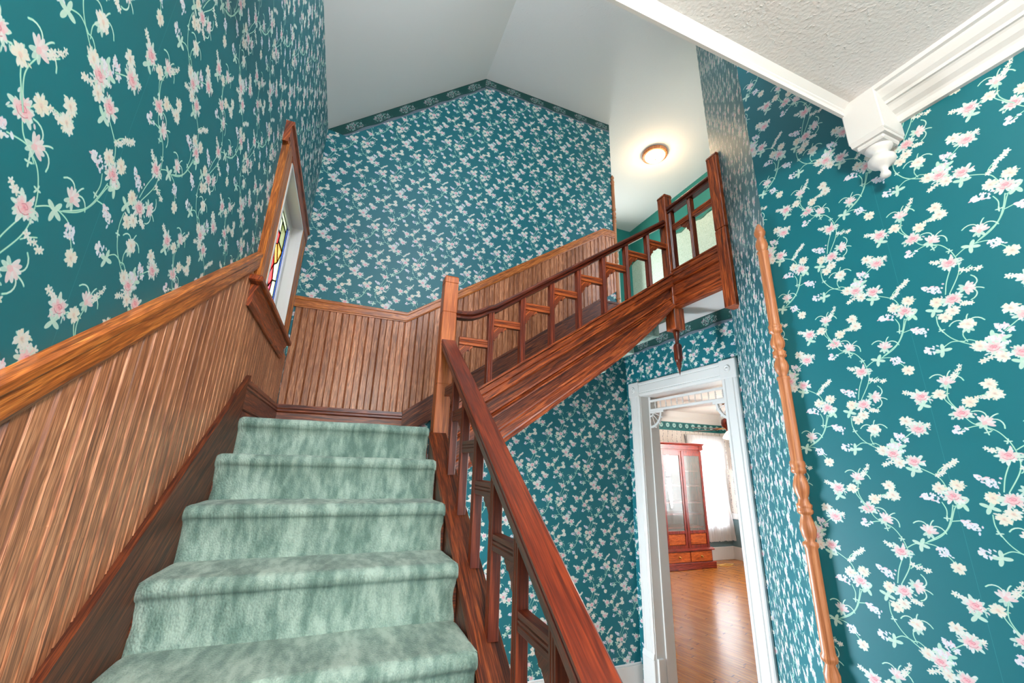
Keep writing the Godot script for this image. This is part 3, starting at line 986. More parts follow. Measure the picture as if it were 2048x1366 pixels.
func build_stairs() -> void:
	# lower flight: nosing k (1 is the landing) at y = 0.0055 + 0.17 (2 - k), riser back at z = -2.303 + 0.25 (k - 1)
	var st := thing("lower_stair", "closed-string lower stair flight with dark skirt board and sloping string cap", "staircase", V(0, -1.82, -0.9))
	var b := MB.new()
	for k in range(1, 13):
		var y := 0.0055 + 0.17 * (2 - k)
		var z := -2.303 + 0.25 * (k - 1)
		b.box(V(-0.486, maxf(y - 0.20, -1.82), z - (0.25 if k > 1 else 1.085)), V(0.434, y - 0.014, z - 0.004), 0.0)
	put(b, "step_core", M.skirt, st, {"grain": V(1, 0, 0)})
	put(bx(V(-0.486, -0.10, -3.37), V(0.50, -0.03, -2.32)), "landing_deck", M.paint_wall, st)
	b = MB.new()
	b.prism(poly([2.305, 0.372, 2.305, -0.05, -0.55, -1.82, -0.82, -1.82, -0.82, -1.785]), V(-0.487, 0, 0), V(0, 0, -1), V(0, 1, 0), V(0.024, 0, 0))
	b.prism(poly([2.310, 0.378, 2.310, 0.352, -0.82, -1.805, -0.82, -1.780]), V(-0.487, 0, 0), V(0, 0, -1), V(0, 1, 0), V(0.030, 0, 0))
	put(b, "skirt_board", M.skirt, st, {"grain": V(0, 0.69, -1).normalized()})
	b = MB.new()
	b.prism(poly([2.30, 0.13, 2.30, -0.25, -0.05, -1.82, -0.45, -1.82, -0.45, -1.80]), V(0.437, 0, 0), V(0, 0, -1), V(0, 1, 0), V(0.075, 0, 0))
	put(b, "string_board", M.cherry, st, {"grain": V(0, 0.70, -1).normalized()})
	b = MB.new()
	b.prism(poly([0.432, -0.018, 0.528, -0.018, 0.532, -0.010, 0.528, 0.0, 0.432, 0.0, 0.428, -0.010]), V(0, 0.152, -2.30), V(1, 0, 0), V(0, 1, 0), V(0, -1.925, 2.75))
	put(b, "string_cap", M.cherry, st, {"grain": V(0, 0.70, -1).normalized()})
	# carpet runner: one piece for each step, all sewn into one runner
	var ca := thing("stair_carpet", "sage green plush carpet runner covering the lower stair flight", "carpet", V(0, -1.82, -0.9))
	var nz := FastNoiseLite.new(); nz.seed = 12; nz.frequency = 4.0; nz.fractal_octaves = 2
	for k in range(1, 12):
		var y := 0.0055 + 0.17 * (2 - k)
		var zr := -2.303 + 0.25 * (k - 1)      # plane of the riser below this nosing
		var depth := 0.25 if k > 1 else 1.06
		# path across: back of tread, tread, nosing roll, riser
		var path := [Vector2(zr - depth + 0.004, y - 0.006), Vector2(zr - depth + 0.03, y - 0.002), Vector2(zr - depth * 0.5, y), Vector2(zr - 0.03, y + 0.001), Vector2(zr + 0.005, y + 0.002)]
		for i in 9:
			var an := PI / 2 - PI * 0.92 * i / 8.0
			path.append(Vector2(zr + 0.014 + cos(an) * 0.024, y - 0.022 + sin(an) * 0.024))
		for i in 6:
			path.append(Vector2(zr + 0.012 - 0.006 * sin(PI * i / 5.0), lerpf(y - 0.058, y - 0.180, i / 5.0)))
		var n := path.size() - 1
		var f := func(u: float, v: float) -> Vector3:
			var i := mini(int(v * n), n - 1)
			var q: Vector2 = path[i].lerp(path[i + 1], v * n - i)
			# rounded ends of the runner sink towards the stair
			var edge := clampf(minf(u, 1.0 - u) / 0.03, 0.0, 1.0)
			var sink := (1.0 - sqrt(maxf(0.0, 1.0 - (1.0 - edge) * (1.0 - edge)))) * 0.012
			var x := lerpf(-0.464, 0.430, u)
			var wob := nz.get_noise_3d(x * 1.2, q.y * 1.5 + k * 3.0, q.x * 1.5) * 0.007
			return V(x, q.y - sink * 0.7 + wob * 0.4, q.x - sink * (1.0 if v > 0.3 else 0.0) + wob * (1.0 if v > 0.25 else 0.0))
		b = MB.new()
		b.grid(f, 60, n * 2)
		# texture runs across and along the runner's path
		put(b, "step_covering", M.carpet, ca, {"uu": V(1.0 / 0.8, 0, 0), "vv": V(0, -0.9, 0.9), "ou": 0.37 * k, "ov": 0.21 * k})
	# newel post at the landing
	var np := thing("newel_post", "square newel post at the landing corner with scored lines and pale left face", "newel post", V(0.497, -0.2, -2.343))
	b = MB.new()
	var cuts := [-0.20, 0.42, 0.428, 0.86, 0.868, 1.055, 1.060, 1.10]
	for i in range(0, cuts.size() - 1):
		var g := 0.0 if i % 2 == 0 else 0.003
		b.box(V(0.455 + g, cuts[i], -2.386 + g), V(0.541 - g, cuts[i + 1], -2.300 - g), 0.003 if i % 2 == 0 else 0.0)
	put(b, "post", M.newel, np, {"grain": V(0, 1, 0)})
	b = MB.new()
	b.box(V(0.458, 1.10, -2.383), V(0.538, 1.106, -2.303), 0.003)
	put(b, "cap", M.newel, np, {"grain": V(1, 0, 0)})
	# lower balustrade
	var ba := thing("stair_banister", "lower stair banister whose broad dark handrail runs towards the viewer", "banister", V(0.5, -1.0, -1.0))
	b = MB.new()
	b.prism(poly([-0.036, -0.062, 0.036, -0.062, 0.036, -0.044, 0.030, -0.040, 0.041, -0.034, 0.041, -0.024, 0.035, -0.020, 0.041, -0.014, 0.041, -0.004, 0.036, 0.0, -0.036, 0.0, -0.041, -0.004, -0.041, -0.014, -0.035, -0.020, -0.041, -0.024, -0.041, -0.034, -0.030, -0.040, -0.036, -0.044]), V(0.503, 0.692, -2.300), V(1, 0, 0), V(0, 1, 0), V(0, -1.925, 2.75))
	put(b, "handrail", M.handrail, ba, {"grain": V(0, 0.70, -1).normalized()})
	var first: MeshInstance3D
	var block: MeshInstance3D
	var brace: MeshInstance3D
	var bz := []
	for k in 11: bz.append(-2.012 + 0.2165 * k)
	for k in bz.size():
		var dy := -0.70 * 0.2165 * k
		var by := V(0, dy, 0.2165 * k)
		if k == 0:
			var z0: float = bz[0]
			var yb := 0.152 - 0.70 * (z0 + 2.30) - 0.01
			var yt := 0.692 - 0.70 * (z0 + 2.30) - 0.05
			first = put(fluted_bar(V(0.497, (yb + yt) / 2, z0), V(0, 1, 0), V(1, 0, 0), V(0, 0, 1), yt - yb, 0.034, 0.040), "baluster", M.baluster, ba, {"grain": V(0, 1, 0)})
			var zm := z0 - 0.108
			var ym := 0.692 - 0.70 * (zm + 2.30) - 0.20
			block = put(fluted_bar(V(0.497, ym, zm), V(0, 0, 1), V(1, 0, 0), V(0, 1, 0), 0.182, 0.030, 0.052), "crosspiece", M.baluster, ba, {"grain": V(0, 0, 1)})
			brace = put(bracket(V(0.497, ym - 0.026, z0 - 0.017), V(0, 0, -1), V(1, 0, 0)), "bracket", M.baluster, block, {"grain": V(0, 0.7, 0.7)})
		else:
			shifted(ba, first, "baluster", by)
			var c := shifted(ba, block, "crosspiece", by)
			shifted(c, brace, "bracket", by)

# a square bar along `along` with two grooves on each face across `side`
func fluted_bar(c: Vector3, along: Vector3, side: Vector3, other: Vector3, length: float, ws: float, wo: float) -> MB:
	var b := MB.new()
	var hs := ws / 2; var ho := wo / 2
	var g := 0.003
	var p := []
	# outline in (side, other): grooves on the two faces across side
	var half := [[hs, -ho + 0.003], [hs, -0.009], [hs - g, -0.006], [hs, -0.003], [hs, 0.003], [hs - g, 0.006], [hs, 0.009], [hs, ho - 0.003], [hs - 0.003, ho]]
	for e in half: p.append_array(e)
	for e in half: p.append_array([-e[0], -e[1]])
	b.prism(poly(p), c - along * length / 2, side, other, along * length)
	return b

# a sawn bracket in the corner under a crosspiece: c at the corner, away along the crosspiece
func bracket(c: Vector3, away: Vector3, side: Vector3) -> MB:
	var b := MB.new()
	var p := [0.0, 0.0, 0.086, 0.0, 0.086, -0.012, 0.072, -0.018, 0.066, -0.030, 0.052, -0.030, 0.030, -0.052, 0.030, -0.066, 0.014, -0.078, 0.012, -0.092, 0.0, -0.092]
	b.prism(poly(p), c - side * 0.009, away, V(0, 1, 0), side * 0.018)
	return b

func build_upper_flight() -> void:
	var S := 0.69
	var st := thing("upper_stair", "upper stair flight rising right behind a deep moulded cherry string", "staircase", V(1.4, 0.0, -2.9))
	var b := MB.new()
	for k in range(1, 8):
		var y := 0.1755 + 0.1655 * k
		var x := 0.64 + 0.25 * (k - 1)
		b.box(V(x, y - 0.20, -3.37), V(minf(x + 0.27, 2.299), y, -2.38))
	put(b, "step_core", M.carpet, st, {"uu": V(1.2, 0, 0), "vv": V(0, 0.9, 0.9)})
	b = MB.new()
	b.prism(poly([0.41, 0.17, 0.41, 0.365, 2.30, 1.67, 2.54, 1.67, 2.54, 1.48, 2.30, 1.40]), V(0, 0, -3.394), V(1, 0, 0), V(0, 1, 0), V(0, 0, 0.023))
	b.prism(poly([0.41, 0.350, 0.41, 0.372, 2.30, 1.677, 2.545, 1.677, 2.545, 1.655, 2.30, 1.655]), V(0, 0, -3.394), V(1, 0, 0), V(0, 1, 0), V(0, 0, 0.031))
	put(b, "skirt_board", M.skirt, st, {"grain": V(1, S, 0).normalized()})
	# string: backing board with a curved lower edge, then mouldings on its face
	var top := func(x: float) -> float: return 0.451 + 0.686 * (x - 0.741)
	var bot := func(x: float) -> float:
		return 0.110 + 0.712 * (x - 0.867) + 0.16 * maxf(0.0, x - 1.55) * maxf(0.0, x - 1.55) + 0.05 * maxf(0.0, x - 1.75)
	var up := []
	var dn := []
	for i in 25:
		var x := lerpf(0.52, 2.27, i / 24.0)
		up.append_array([x, top.call(x) - 0.01])
	for i in 25:
		var x := lerpf(2.27, 0.52, i / 24.0)
		dn.append_array([x, bot.call(x) + 0.01])
	b = MB.new()
	b.prism(poly(up + dn), V(0, 0, -2.330), V(1, 0, 0), V(0, 1, 0), V(0, 0, -0.04))
	put(b, "string_board", M.cherry, st, {"grain": V(1, S, 0).normalized()})
	b = MB.new()
	var x0 := 0.542; var x1 := 2.262
	b.prism(poly([-2.284, 0.0, -2.38, 0.0, -2.38, -0.02, -2.298, -0.022, -2.298, -0.058, -2.306, -0.062, -2.298, -0.068, -2.298, -0.112, -2.310, -0.122, -2.322, -0.126, -2.334, -0.126, -2.334, -0.03, -2.284, -0.014]), V(x0, top.call(x0), 0), V(0, 0, 1), V(0, 1, 0), V(x1 - x0, S * (x1 - x0) - 0.007, 0))
	put(b, "string_cap", M.cherry_light, st, {"grain": V(1, S, 0).normalized()})
	b = MB.new()
	b.prism(poly([-2.334, -0.190, -2.314, -0.192, -2.306, -0.204, -2.318, -0.212, -2.306, -0.222, -2.318, -0.230, -2.314, -0.242, -2.334, -0.246]), V(x0, top.call(x0), 0), V(0, 0, 1), V(0, 1, 0), V(x1 - x0, S * (x1 - x0) - 0.007, 0))
	put(b, "string_bead", M.cherry_light, st, {"grain": V(1, S, 0).normalized()})
	var path := []
	for i in 25:
		var x := lerpf(0.542, 2.262, i / 24.0)
		path.append(V(x, bot.call(x), -2.34))
	b = MB.new()
	b.sweep(poly([-0.03, 0.0, 0.055, 0.0, 0.055, 0.014, 0.045, 0.022, 0.040, 0.030, 0.036, 0.066, 0.024, 0.074, 0.020, 0.084, 0.008, 0.090, -0.03, 0.090]), path, V(0, 0, 1))
	put(b, "string_mould", M.cherry_light, st, {"grain": V(1, S, 0).normalized()})
	b = MB.new()
	var so := []
	for i in 25:
		var x := lerpf(0.52, 2.27, i / 24.0)
		so.append_array([x, bot.call(x) + 0.006])
	for i in 25:
		var x := lerpf(2.27, 0.52, i / 24.0)
		so.append_array([x, bot.call(x) + 0.03])
	b.prism(poly(so), V(0, 0, -2.36), V(1, 0, 0), V(0, 1, 0), V(0, 0, -1.03))
	put(b, "soffit", M.paint_wall, st)
	# balustrade
	var ba := thing("stair_banister", "upper stair banister of stepped crosspieces rising from the newel to the gallery", "banister", V(1.4, 0.3, -2.345))
	b = MB.new()
	var rp := []
	var rt := func(x: float) -> float: return 1.253 + 0.699 * (x - 1.197) - 0.025
	for e in [[0.541, 0.872], [0.575, 0.870], [0.61, 0.872], [0.65, 0.880], [0.70, 0.902], [0.75, 0.932]]:
		rp.append(V(e[0], e[1], -2.343))
	rp.append(V(0.80, rt.call(0.80), -2.343))
	rp.append(V(1.5, rt.call(1.5), -2.343))
	rp.append(V(2.252, rt.call(2.252), -2.343))
	b.sweep(poly([-0.026, -0.025, 0.026, -0.025, 0.026, -0.012, 0.022, -0.008, 0.034, 0.0, 0.034, 0.012, 0.026, 0.024, -0.026, 0.024, -0.034, 0.012, -0.034, 0.0, -0.022, -0.008, -0.026, -0.012]), rp, V(0, 0, 1))
	put(b, "handrail", M.cherry_dark, ba, {"grain": V(1, S, 0).normalized()})
	var first: MeshInstance3D
	var block: MeshInstance3D
	var brace: MeshInstance3D
	for k in 8:
		var x := 0.772 + 0.2155 * k
		var by := V(0.2155 * k, S * 0.2155 * k, 0)
		var xm := x - 0.108
		if k == 0:
			var yb: float = top.call(x) - 0.012
			var yt: float = 0.952
			first = put(fluted_bar(V(x, (yb + yt) / 2, -2.338), V(0, 1, 0), V(0, 0, 1), V(1, 0, 0), yt - yb, 0.034, 0.040), "baluster", M.baluster, ba, {"grain": V(0, 1, 0)})
			block = put(fluted_bar(V(xm, 0.706, -2.338), V(1, 0, 0), V(0, 0, 1), V(0, 1, 0), 0.180, 0.030, 0.052), "crosspiece", M.cherry_light, ba, {"grain": V(1, 0, 0)})
			brace = put(bracket(V(xm - 0.088, 0.680, -2.338), V(1, 0, 0), V(0, 0, 1)), "bracket", M.cherry_light, block, {"grain": V(0.7, 0.7, 0)})
		else:
			if k < 7: shifted(ba, first, "baluster", by)
			var c := shifted(ba, block, "crosspiece", by)
			shifted(c, brace, "bracket", by)

func build_gallery() -> void:
	# hanging corner post of the gallery with its turned drop
	var dp := thing("gallery_post", "square gallery corner post ending in a turned pointed drop below", "newel post", V(2.295, 0.668, -2.343))
	var b := MB.new()
	b.box(V(2.255, 1.28, -2.386), V(2.335, 2.215, -2.302), 0.003)
	b.prism(poly([-0.045, 0, 0.045, 0, 0.035, 0.022, -0.035, 0.022]), V(2.295, 2.215, -2.386), V(1, 0, 0), V(0, 1, 0), V(0, 0, 0.085))
	put(b, "post", M.cherry_light, dp, {"grain": V(0, 1, 0)})
	b = MB.new()
	b.box(V(2.245, 1.025, -2.396), V(2.345, 1.30, -2.292), 0.006)
	put(b, "block", M.cherry_light, dp, {"grain": V(0, 1, 0)})
	b = MB.new()
	b.lathe([[0.0, 1.03], [0.026, 1.03], [0.024, 1.005], [0.016, 0.955], [0.012, 0.945], [0.016, 0.938], [0.012, 0.930], [0.018, 0.922], [0.026, 0.914], [0.031, 0.900], [0.031, 0.800], [0.026, 0.782], [0.017, 0.768], [0.022, 0.760], [0.015, 0.748], [0.017, 0.742], [0.011, 0.728], [0.007, 0.705], [0.0, 0.668]], V(2.295, 0, -2.343), 20)
	put(b, "drop", M.cherry_dark, dp, {"grain": V(0, 1, 0)})
	# half post against the angled wall
	var hp := thing("gallery_post", "gallery end post fixed against the angled wallpapered wall", "newel post", V(2.29, 1.03, -1.81))
	b = MB.new()
	b.box(V(2.252, 1.035, -1.853), V(2.335, 1.612, -1.765), 0.003)
	b.box(V(2.256, 1.612, -1.849), V(2.331, 1.620, -1.769))
	b.box(V(2.252, 1.620, -1.853), V(2.335, 2.215, -1.765), 0.003)
	put(b, "post", M.cherry_light, hp, {"grain": V(0, 1, 0)})
	b = MB.new()
	b.prism(poly([-0.045, 0, 0.045, 0, 0.035, 0.022, -0.035, 0.022]), V(2.294, 2.215, -1.853), V(1, 0, 0), V(0, 1, 0), V(0, 0, 0.088))
	put(b, "cap", M.cherry_light, hp, {"grain": V(1, 0, 0)})
	# railing between them
	var ga := thing("gallery_railing", "short level gallery railing between the two posts upstairs", "railing", V(2.29, 1.2, -2.07))
	var z0 := -2.302
	var z1 := -1.853
	b = MB.new()
	b.prism(poly([-0.026, 2.045, 0.026, 2.045, 0.026, 2.06, 0.020, 2.066, 0.034, 2.076, 0.034, 2.09, 0.024, 2.105, -0.024, 2.105, -0.034, 2.09, -0.034, 2.076, -0.020, 2.066, -0.026, 2.06]), V(2.295, 0, z0), V(1, 0, 0), V(0, 1, 0), V(0, 0, z1 - z0))
	put(b, "handrail", M.cherry_dark, ga, {"grain": V(0, 0, 1)})
	for zz in [-2.282, -2.075]:
		put(fluted_bar(V(2.295, 1.78, zz), V(0, 1, 0), V(1, 0, 0), V(0, 0, 1), 0.54, 0.034, 0.040), "baluster", M.cherry_dark if zz < -2.2 else M.cherry, ga, {"grain": V(0, 1, 0)})
	for e in [[-2.1785, 0.170, -1.0], [-1.9545, 0.202, 0.0]]:
		var c := put(fluted_bar(V(2.295, 1.893, e[0]), V(0, 0, 1), V(1, 0, 0), V(0, 1, 0), e[1], 0.030, 0.052), "crosspiece", M.cherry_light, ga, {"grain": V(0, 0, 1)})
		if e[2] < 0.0:
			put(bracket(V(2.295, 1.867, -2.095), V(0, 0, -1), V(1, 0, 0)), "bracket", M.cherry, c, {"grain": V(0, 0.7, 0.7)})
	b = MB.new()
	b.prism(poly([2.30, 1.19, 2.262, 1.19, 2.258, 1.20, 2.262, 1.21, 2.262, 1.245, 2.27, 1.25, 2.275, 1.258, 2.28, 1.258, 2.28, 1.30, 2.27, 1.305, 2.276, 1.315, 2.28, 1.318, 2.28, 1.395, 2.268, 1.40, 2.262, 1.41, 2.262, 1.455, 2.268, 1.46, 2.262, 1.465, 2.262, 1.50, 2.255, 1.505, 2.255, 1.515, 2.335, 1.515, 2.335, 1.49, 2.30, 1.49]), V(0, 0, z0), V(1, 0, 0), V(0, 1, 0), V(0, 0, z1 - z0))
	put(b, "fascia", M.cherry_light, ga, {"grain": V(0, 0, 1)})

func build_doorway() -> void:
	# white casing with corner blocks and plinths; jamb lining inside the wall
	var X := 2.607
	var b := MB.new()
	var cp := poly([0, 0, -0.016, 0, -0.022, 0.010, -0.022, 0.024, -0.016, 0.030, -0.022, 0.036, -0.022, 0.096, -0.016, 0.102, -0.022, 0.108, -0.022, 0.122, -0.016, 0.132, 0, 0.132])
	b.prism(cp, V(X, -1.46, -3.19), V(1, 0, 0), V(0, 0, -1), V(0, 2.115, 0))
	var o := struct(b, "door_1", "white Victorian doorway casing with bullseye corner blocks", M.white)
	b = MB.new()
	b.prism(cp, V(X, -1.46, -2.235), V(1, 0, 0), V(0, 0, 1), V(0, 2.115, 0))
	put(b, "casing", M.white, o)
	b = MB.new()
	b.prism(cp, V(X, 0.655, -3.19), V(1, 0, 0), V(0, 1, 0), V(0, 0, 0.955))
	put(b, "head_casing", M.white, o)
	for z in [-3.26, -2.165]:
		b = MB.new()
		b.box(V(X - 0.032, 0.650, z - 0.073), V(X, 0.792, z + 0.073), 0.005)
		var k := put(b, "corner_block", M.white, o)
		b = MB.new()
		b.lathe([[0.0, 0.012], [0.008, 0.011], [0.011, 0.004], [0.016, 0.004], [0.020, 0.009], [0.026, 0.009], [0.030, 0.0]], V(X - 0.031, 0.72, z), 20, V(-1, 0, 0))
		put(b, "bullseye", M.white, k)
		b = MB.new()
		b.box(V(X - 0.032, -1.82, z - 0.073), V(X, -1.50, z + 0.073), 0.005)
		b.prism(poly([X - 0.032, -1.50, X - 0.022, -1.46, X, -1.46, X, -1.50]), V(0, 0, z - 0.071), V(1, 0, 0), V(0, 1, 0), V(0, 0, 0.142))
		put(b, "plinth", M.white, o)
	b = MB.new()
	b.box(V(X - 0.005, -1.82, -3.205), V(2.80, 0.66, -3.185))
	b.box(V(X - 0.005, -1.82, -2.24), V(2.80, 0.66, -2.22))
	b.box(V(X - 0.005, 0.65, -3.20), V(2.80, 0.672, -2.22))
	b.box(V(2.69, -1.82, -3.186), V(2.715, 0.652, -3.170), 0.003)
	b.box(V(2.69, -1.82, -2.255), V(2.715, 0.652, -2.239), 0.003)
	b.box(V(X - 0.002, -1.82, -3.186), V(2.66, -1.49, -3.165), 0.003)
	put(b, "jamb", M.white, o)
	# spindle fretwork hung in the top of the doorway
	var f := thing("spindle_fretwork", "white spindle fretwork with quarter-wheel brackets hanging in the doorway top", "fretwork", V(2.70, 0.35, -2.71))
	b = MB.new()
	b.box(V(2.688, 0.600, -3.172), V(2.712, 0.622, -2.253), 0.004)
	put(b, "top_rail", M.white, f)
	b = MB.new()
	b.box(V(2.688, 0.512, -3.172), V(2.712, 0.536, -2.253), 0.004)
	put(b, "lower_rail", M.white, f)
	b = MB.new()
	for zz in [-3.172, -2.265]:
		put(bx(V(2.692, 0.536, zz), V(2.708, 0.650, zz + 0.012)), "hanger", M.white, f)
	var sp: MeshInstance3D
	for k in 12:
		var z := -3.10 + 0.0695 * k
		if k == 0:
			b = MB.new()
			b.lathe([[0.004, 0.536], [0.004, 0.547], [0.0075, 0.552], [0.004, 0.557], [0.004, 0.563], [0.0095, 0.568], [0.004, 0.573], [0.004, 0.579], [0.0075, 0.584], [0.004, 0.589], [0.004, 0.600]], V(2.70, 0, z), 8)
			sp = put(b, "spindle", M.white, f)
		else:
			shifted(f, sp, "spindle", V(0, 0, 0.0695 * k))
	for s in [1.0, -1.0]:
		var cz := -3.170 if s > 0 else -2.255
		b = MB.new()
		var arc := []
		for i in 13:
			var an := -PI / 2 * i / 12.0
			arc.append(V(2.70, 0.512 + sin(an) * 0.145, cz + s * cos(an) * 0.145))
		for i in 12:
			b.obox((arc[i] + arc[i + 1]) * 0.5, V(0.010, 0, 0), (arc[i + 1] - arc[i]) * 0.52, (arc[i + 1] - arc[i]).cross(V(1, 0, 0)).normalized() * 0.010)
		b.obox(V(2.70, 0.503, cz + s * 0.09), V(0.011, 0, 0), V(0, 0.010, 0), V(0, 0, 0.09), 0.002)
		var arc2 := []
		for i in 7:
			var an := -PI / 2 * i / 6.0
			arc2.append(V(2.70, 0.512 + sin(an) * 0.045, cz + s * cos(an) * 0.045))
		for i in 6:
			b.obox((arc2[i] + arc2[i + 1]) * 0.5, V(0.008, 0, 0), (arc2[i + 1] - arc2[i]) * 0.54, (arc2[i + 1] - arc2[i]).cross(V(1, 0, 0)).normalized() * 0.007)
		var br := put(b, "bracket", M.white, f)
		for i in 3:
			var an := -PI / 2 * (i + 1) / 4.0
			var d := V(0, sin(an), s * cos(an))
			b = MB.new()
			b.tube([V(2.70, 0.512, cz) + d * 0.05, V(2.70, 0.512, cz) + d * 0.138], 0.004, 6)
			b.lathe([[0.0, -0.010], [0.008, -0.006], [0.010, 0.0], [0.008, 0.006], [0.0, 0.010]], V(2.70, 0.512, cz) + d * 0.160, 8)
			put(b, "spoke", M.white, br)

func build_entry_ceiling() -> void:
	# moulded edge of the low ceiling
	var b := MB.new()
	b.prism(poly([-0.60, 1.20, -0.610, 1.192, -0.618, 1.186, -0.618, 1.181, -0.622, 1.178, -0.6225, 1.163, -0.632, 1.163, -0.632, 1.20]), V(-0.487, 0, 0), V(0, 0, 1), V(0, 1, 0), V(1.94, 0, 0))
	struct(b, "trim_7", "slim white moulding along the stairwell edge of the low ceiling", M.white)
	# crown moulding on the right wall
	b = MB.new()
	b.prism(poly([0, 1.095, -0.014, 1.095, -0.018, 1.103, -0.018, 1.116, -0.024, 1.122, -0.040, 1.130, -0.052, 1.143, -0.058, 1.147, -0.066, 1.147, -0.070, 1.155, -0.084, 1.163, -0.097, 1.178, -0.101, 1.184, -0.112, 1.186, -0.114, 1.20, 0, 1.20]), V(1.55, 0, -0.54), V(1, 0, 0), V(0, 1, 0), V(0, 0, 2.9))
	struct(b, "trim_8", "white stepped crown moulding between right wall and low ceiling", M.white)
	# turned corner boss
	var o := thing("corner_pendant", "white square corner boss with turned finial hanging at the crown moulding's end", "ceiling pendant", V(1.495, 0.905, -0.582))
	b = MB.new()
	b.box(V(1.436, 1.045, -0.632), V(1.552, 1.205, -0.532), 0.003)
	b.prism(poly([-0.050, 0, 0.050, 0, 0.058, 0.014, -0.058, 0.014]), V(1.494, 1.033, -0.628), V(1, 0, 0), V(0, 1, 0), V(0, 0, 0.092))
	b.box(V(1.450, 1.018, -0.620), V(1.538, 1.034, -0.544), 0.004)
	put(b, "block", M.white, o)
	b = MB.new()
	b.lathe([[0.0, 1.022], [0.034, 1.022], [0.036, 1.014], [0.030, 1.004], [0.022, 0.998], [0.020, 0.992], [0.026, 0.986], [0.034, 0.978], [0.036, 0.966], [0.030, 0.954], [0.018, 0.946], [0.011, 0.939], [0.009, 0.930], [0.012, 0.924], [0.014, 0.918], [0.012, 0.910], [0.006, 0.906], [0.0, 0.905]], V(1.494, 0, -0.582), 24)
	put(b, "finial", M.white, o)

func entry_lamp() -> void:
	var c := V(0.30, 0, 0.42)
	var o := thing("ceiling_light", "flush glass entrance ceiling light above the viewer, out of view", "ceiling light", V(0.30, 1.09, 0.42))
	var b := MB.new()
	b.lathe([[0.0, 1.199], [0.19, 1.199], [0.20, 1.19], [0.20, 1.175], [0.17, 1.165], [0.16, 1.175]], c, 32)
	put(b, "rim", M.brass, o)
	b = MB.new()
	b.lathe([[0.165, 1.17], [0.155, 1.145], [0.12, 1.115], [0.06, 1.095], [0.0, 1.09]], c, 32)
	put(b, "glass_bowl", M.bowl, o)
	omni("entry_lamp_light", V(0.30, 1.03, 0.42), 2.7, Color(1.0, 0.97, 0.93), 0.14)

func guard_profile() -> Array:
	return [[0.0, 1.018], [0.008, 1.008], [0.018, 0.985], [0.022, 0.972], [0.020, 0.962], [0.014, 0.952], [0.013, 0.946], [0.020, 0.930], [0.0235, 0.914], [0.021, 0.898], [0.014, 0.886], [0.021, 0.882], [0.022, 0.876], [0.019, 0.871],
		[0.019, 0.72], [0.0195, 0.56], [0.024, 0.552], [0.024, 0.544], [0.021, 0.540], [0.024, 0.535], [0.023, 0.526], [0.015, 0.520], [0.016, 0.512], [0.023, 0.494], [0.025, 0.480], [0.022, 0.466], [0.014, 0.455], [0.020, 0.449], [0.024, 0.444], [0.021, 0.438], [0.024, 0.432], [0.023, 0.426], [0.014, 0.420], [0.021, 0.405], [0.025, 0.388], [0.021, 0.368], [0.013, 0.352], [0.022, 0.346], [0.023, 0.338], [0.019, 0.332],
		[0.019, 0.18], [0.0195, 0.04], [0.024, 0.034], [0.024, 0.020], [0.021, 0.014], [0.024, 0.008], [0.023, -0.002], [0.014, -0.008], [0.020, -0.026], [0.025, -0.048], [0.022, -0.070], [0.015, -0.088], [0.018, -0.104], [0.024, -0.110], [0.023, -0.118], [0.021, -0.122], [0.025, -0.130], [0.023, -0.138], [0.015, -0.144], [0.021, -0.166], [0.025, -0.188], [0.021, -0.212], [0.014, -0.226], [0.023, -0.232], [0.024, -0.242], [0.019, -0.250],
		[0.019, -0.40], [0.0195, -0.555], [0.024, -0.562], [0.023, -0.574], [0.014, -0.584], [0.023, -0.612], [0.021, -0.640], [0.014, -0.655], [0.022, -0.672], [0.018, -0.690], [0.0, -0.708]]

func build_guards() -> void:
	var b := MB.new()
	b.lathe(guard_profile(), V(1.534, 0, -1.045), 20)
	var o := thing("corner_guard", "long turned wooden corner guard on the outer corner of the right wall", "corner guard", V(1.534, -0.708, -1.045))
	put(b, "turned_rod", M.spindle, o, {"grain": V(0, 1, 0)})
	b = MB.new()
	var p := []
	for e in guard_profile():
		p.append([e[0] * 1.0, e[1] + 2.30])
	b.lathe(p, V(2.552, 0, -3.388), 12)
	o = thing("corner_guard", "dark turned corner guard on the back wall's upper corner, mostly hidden by panelling", "corner guard", V(2.552, 1.592, -3.388))
	put(b, "turned_rod", M.spindle, o, {"grain": V(0, 1, 0)})

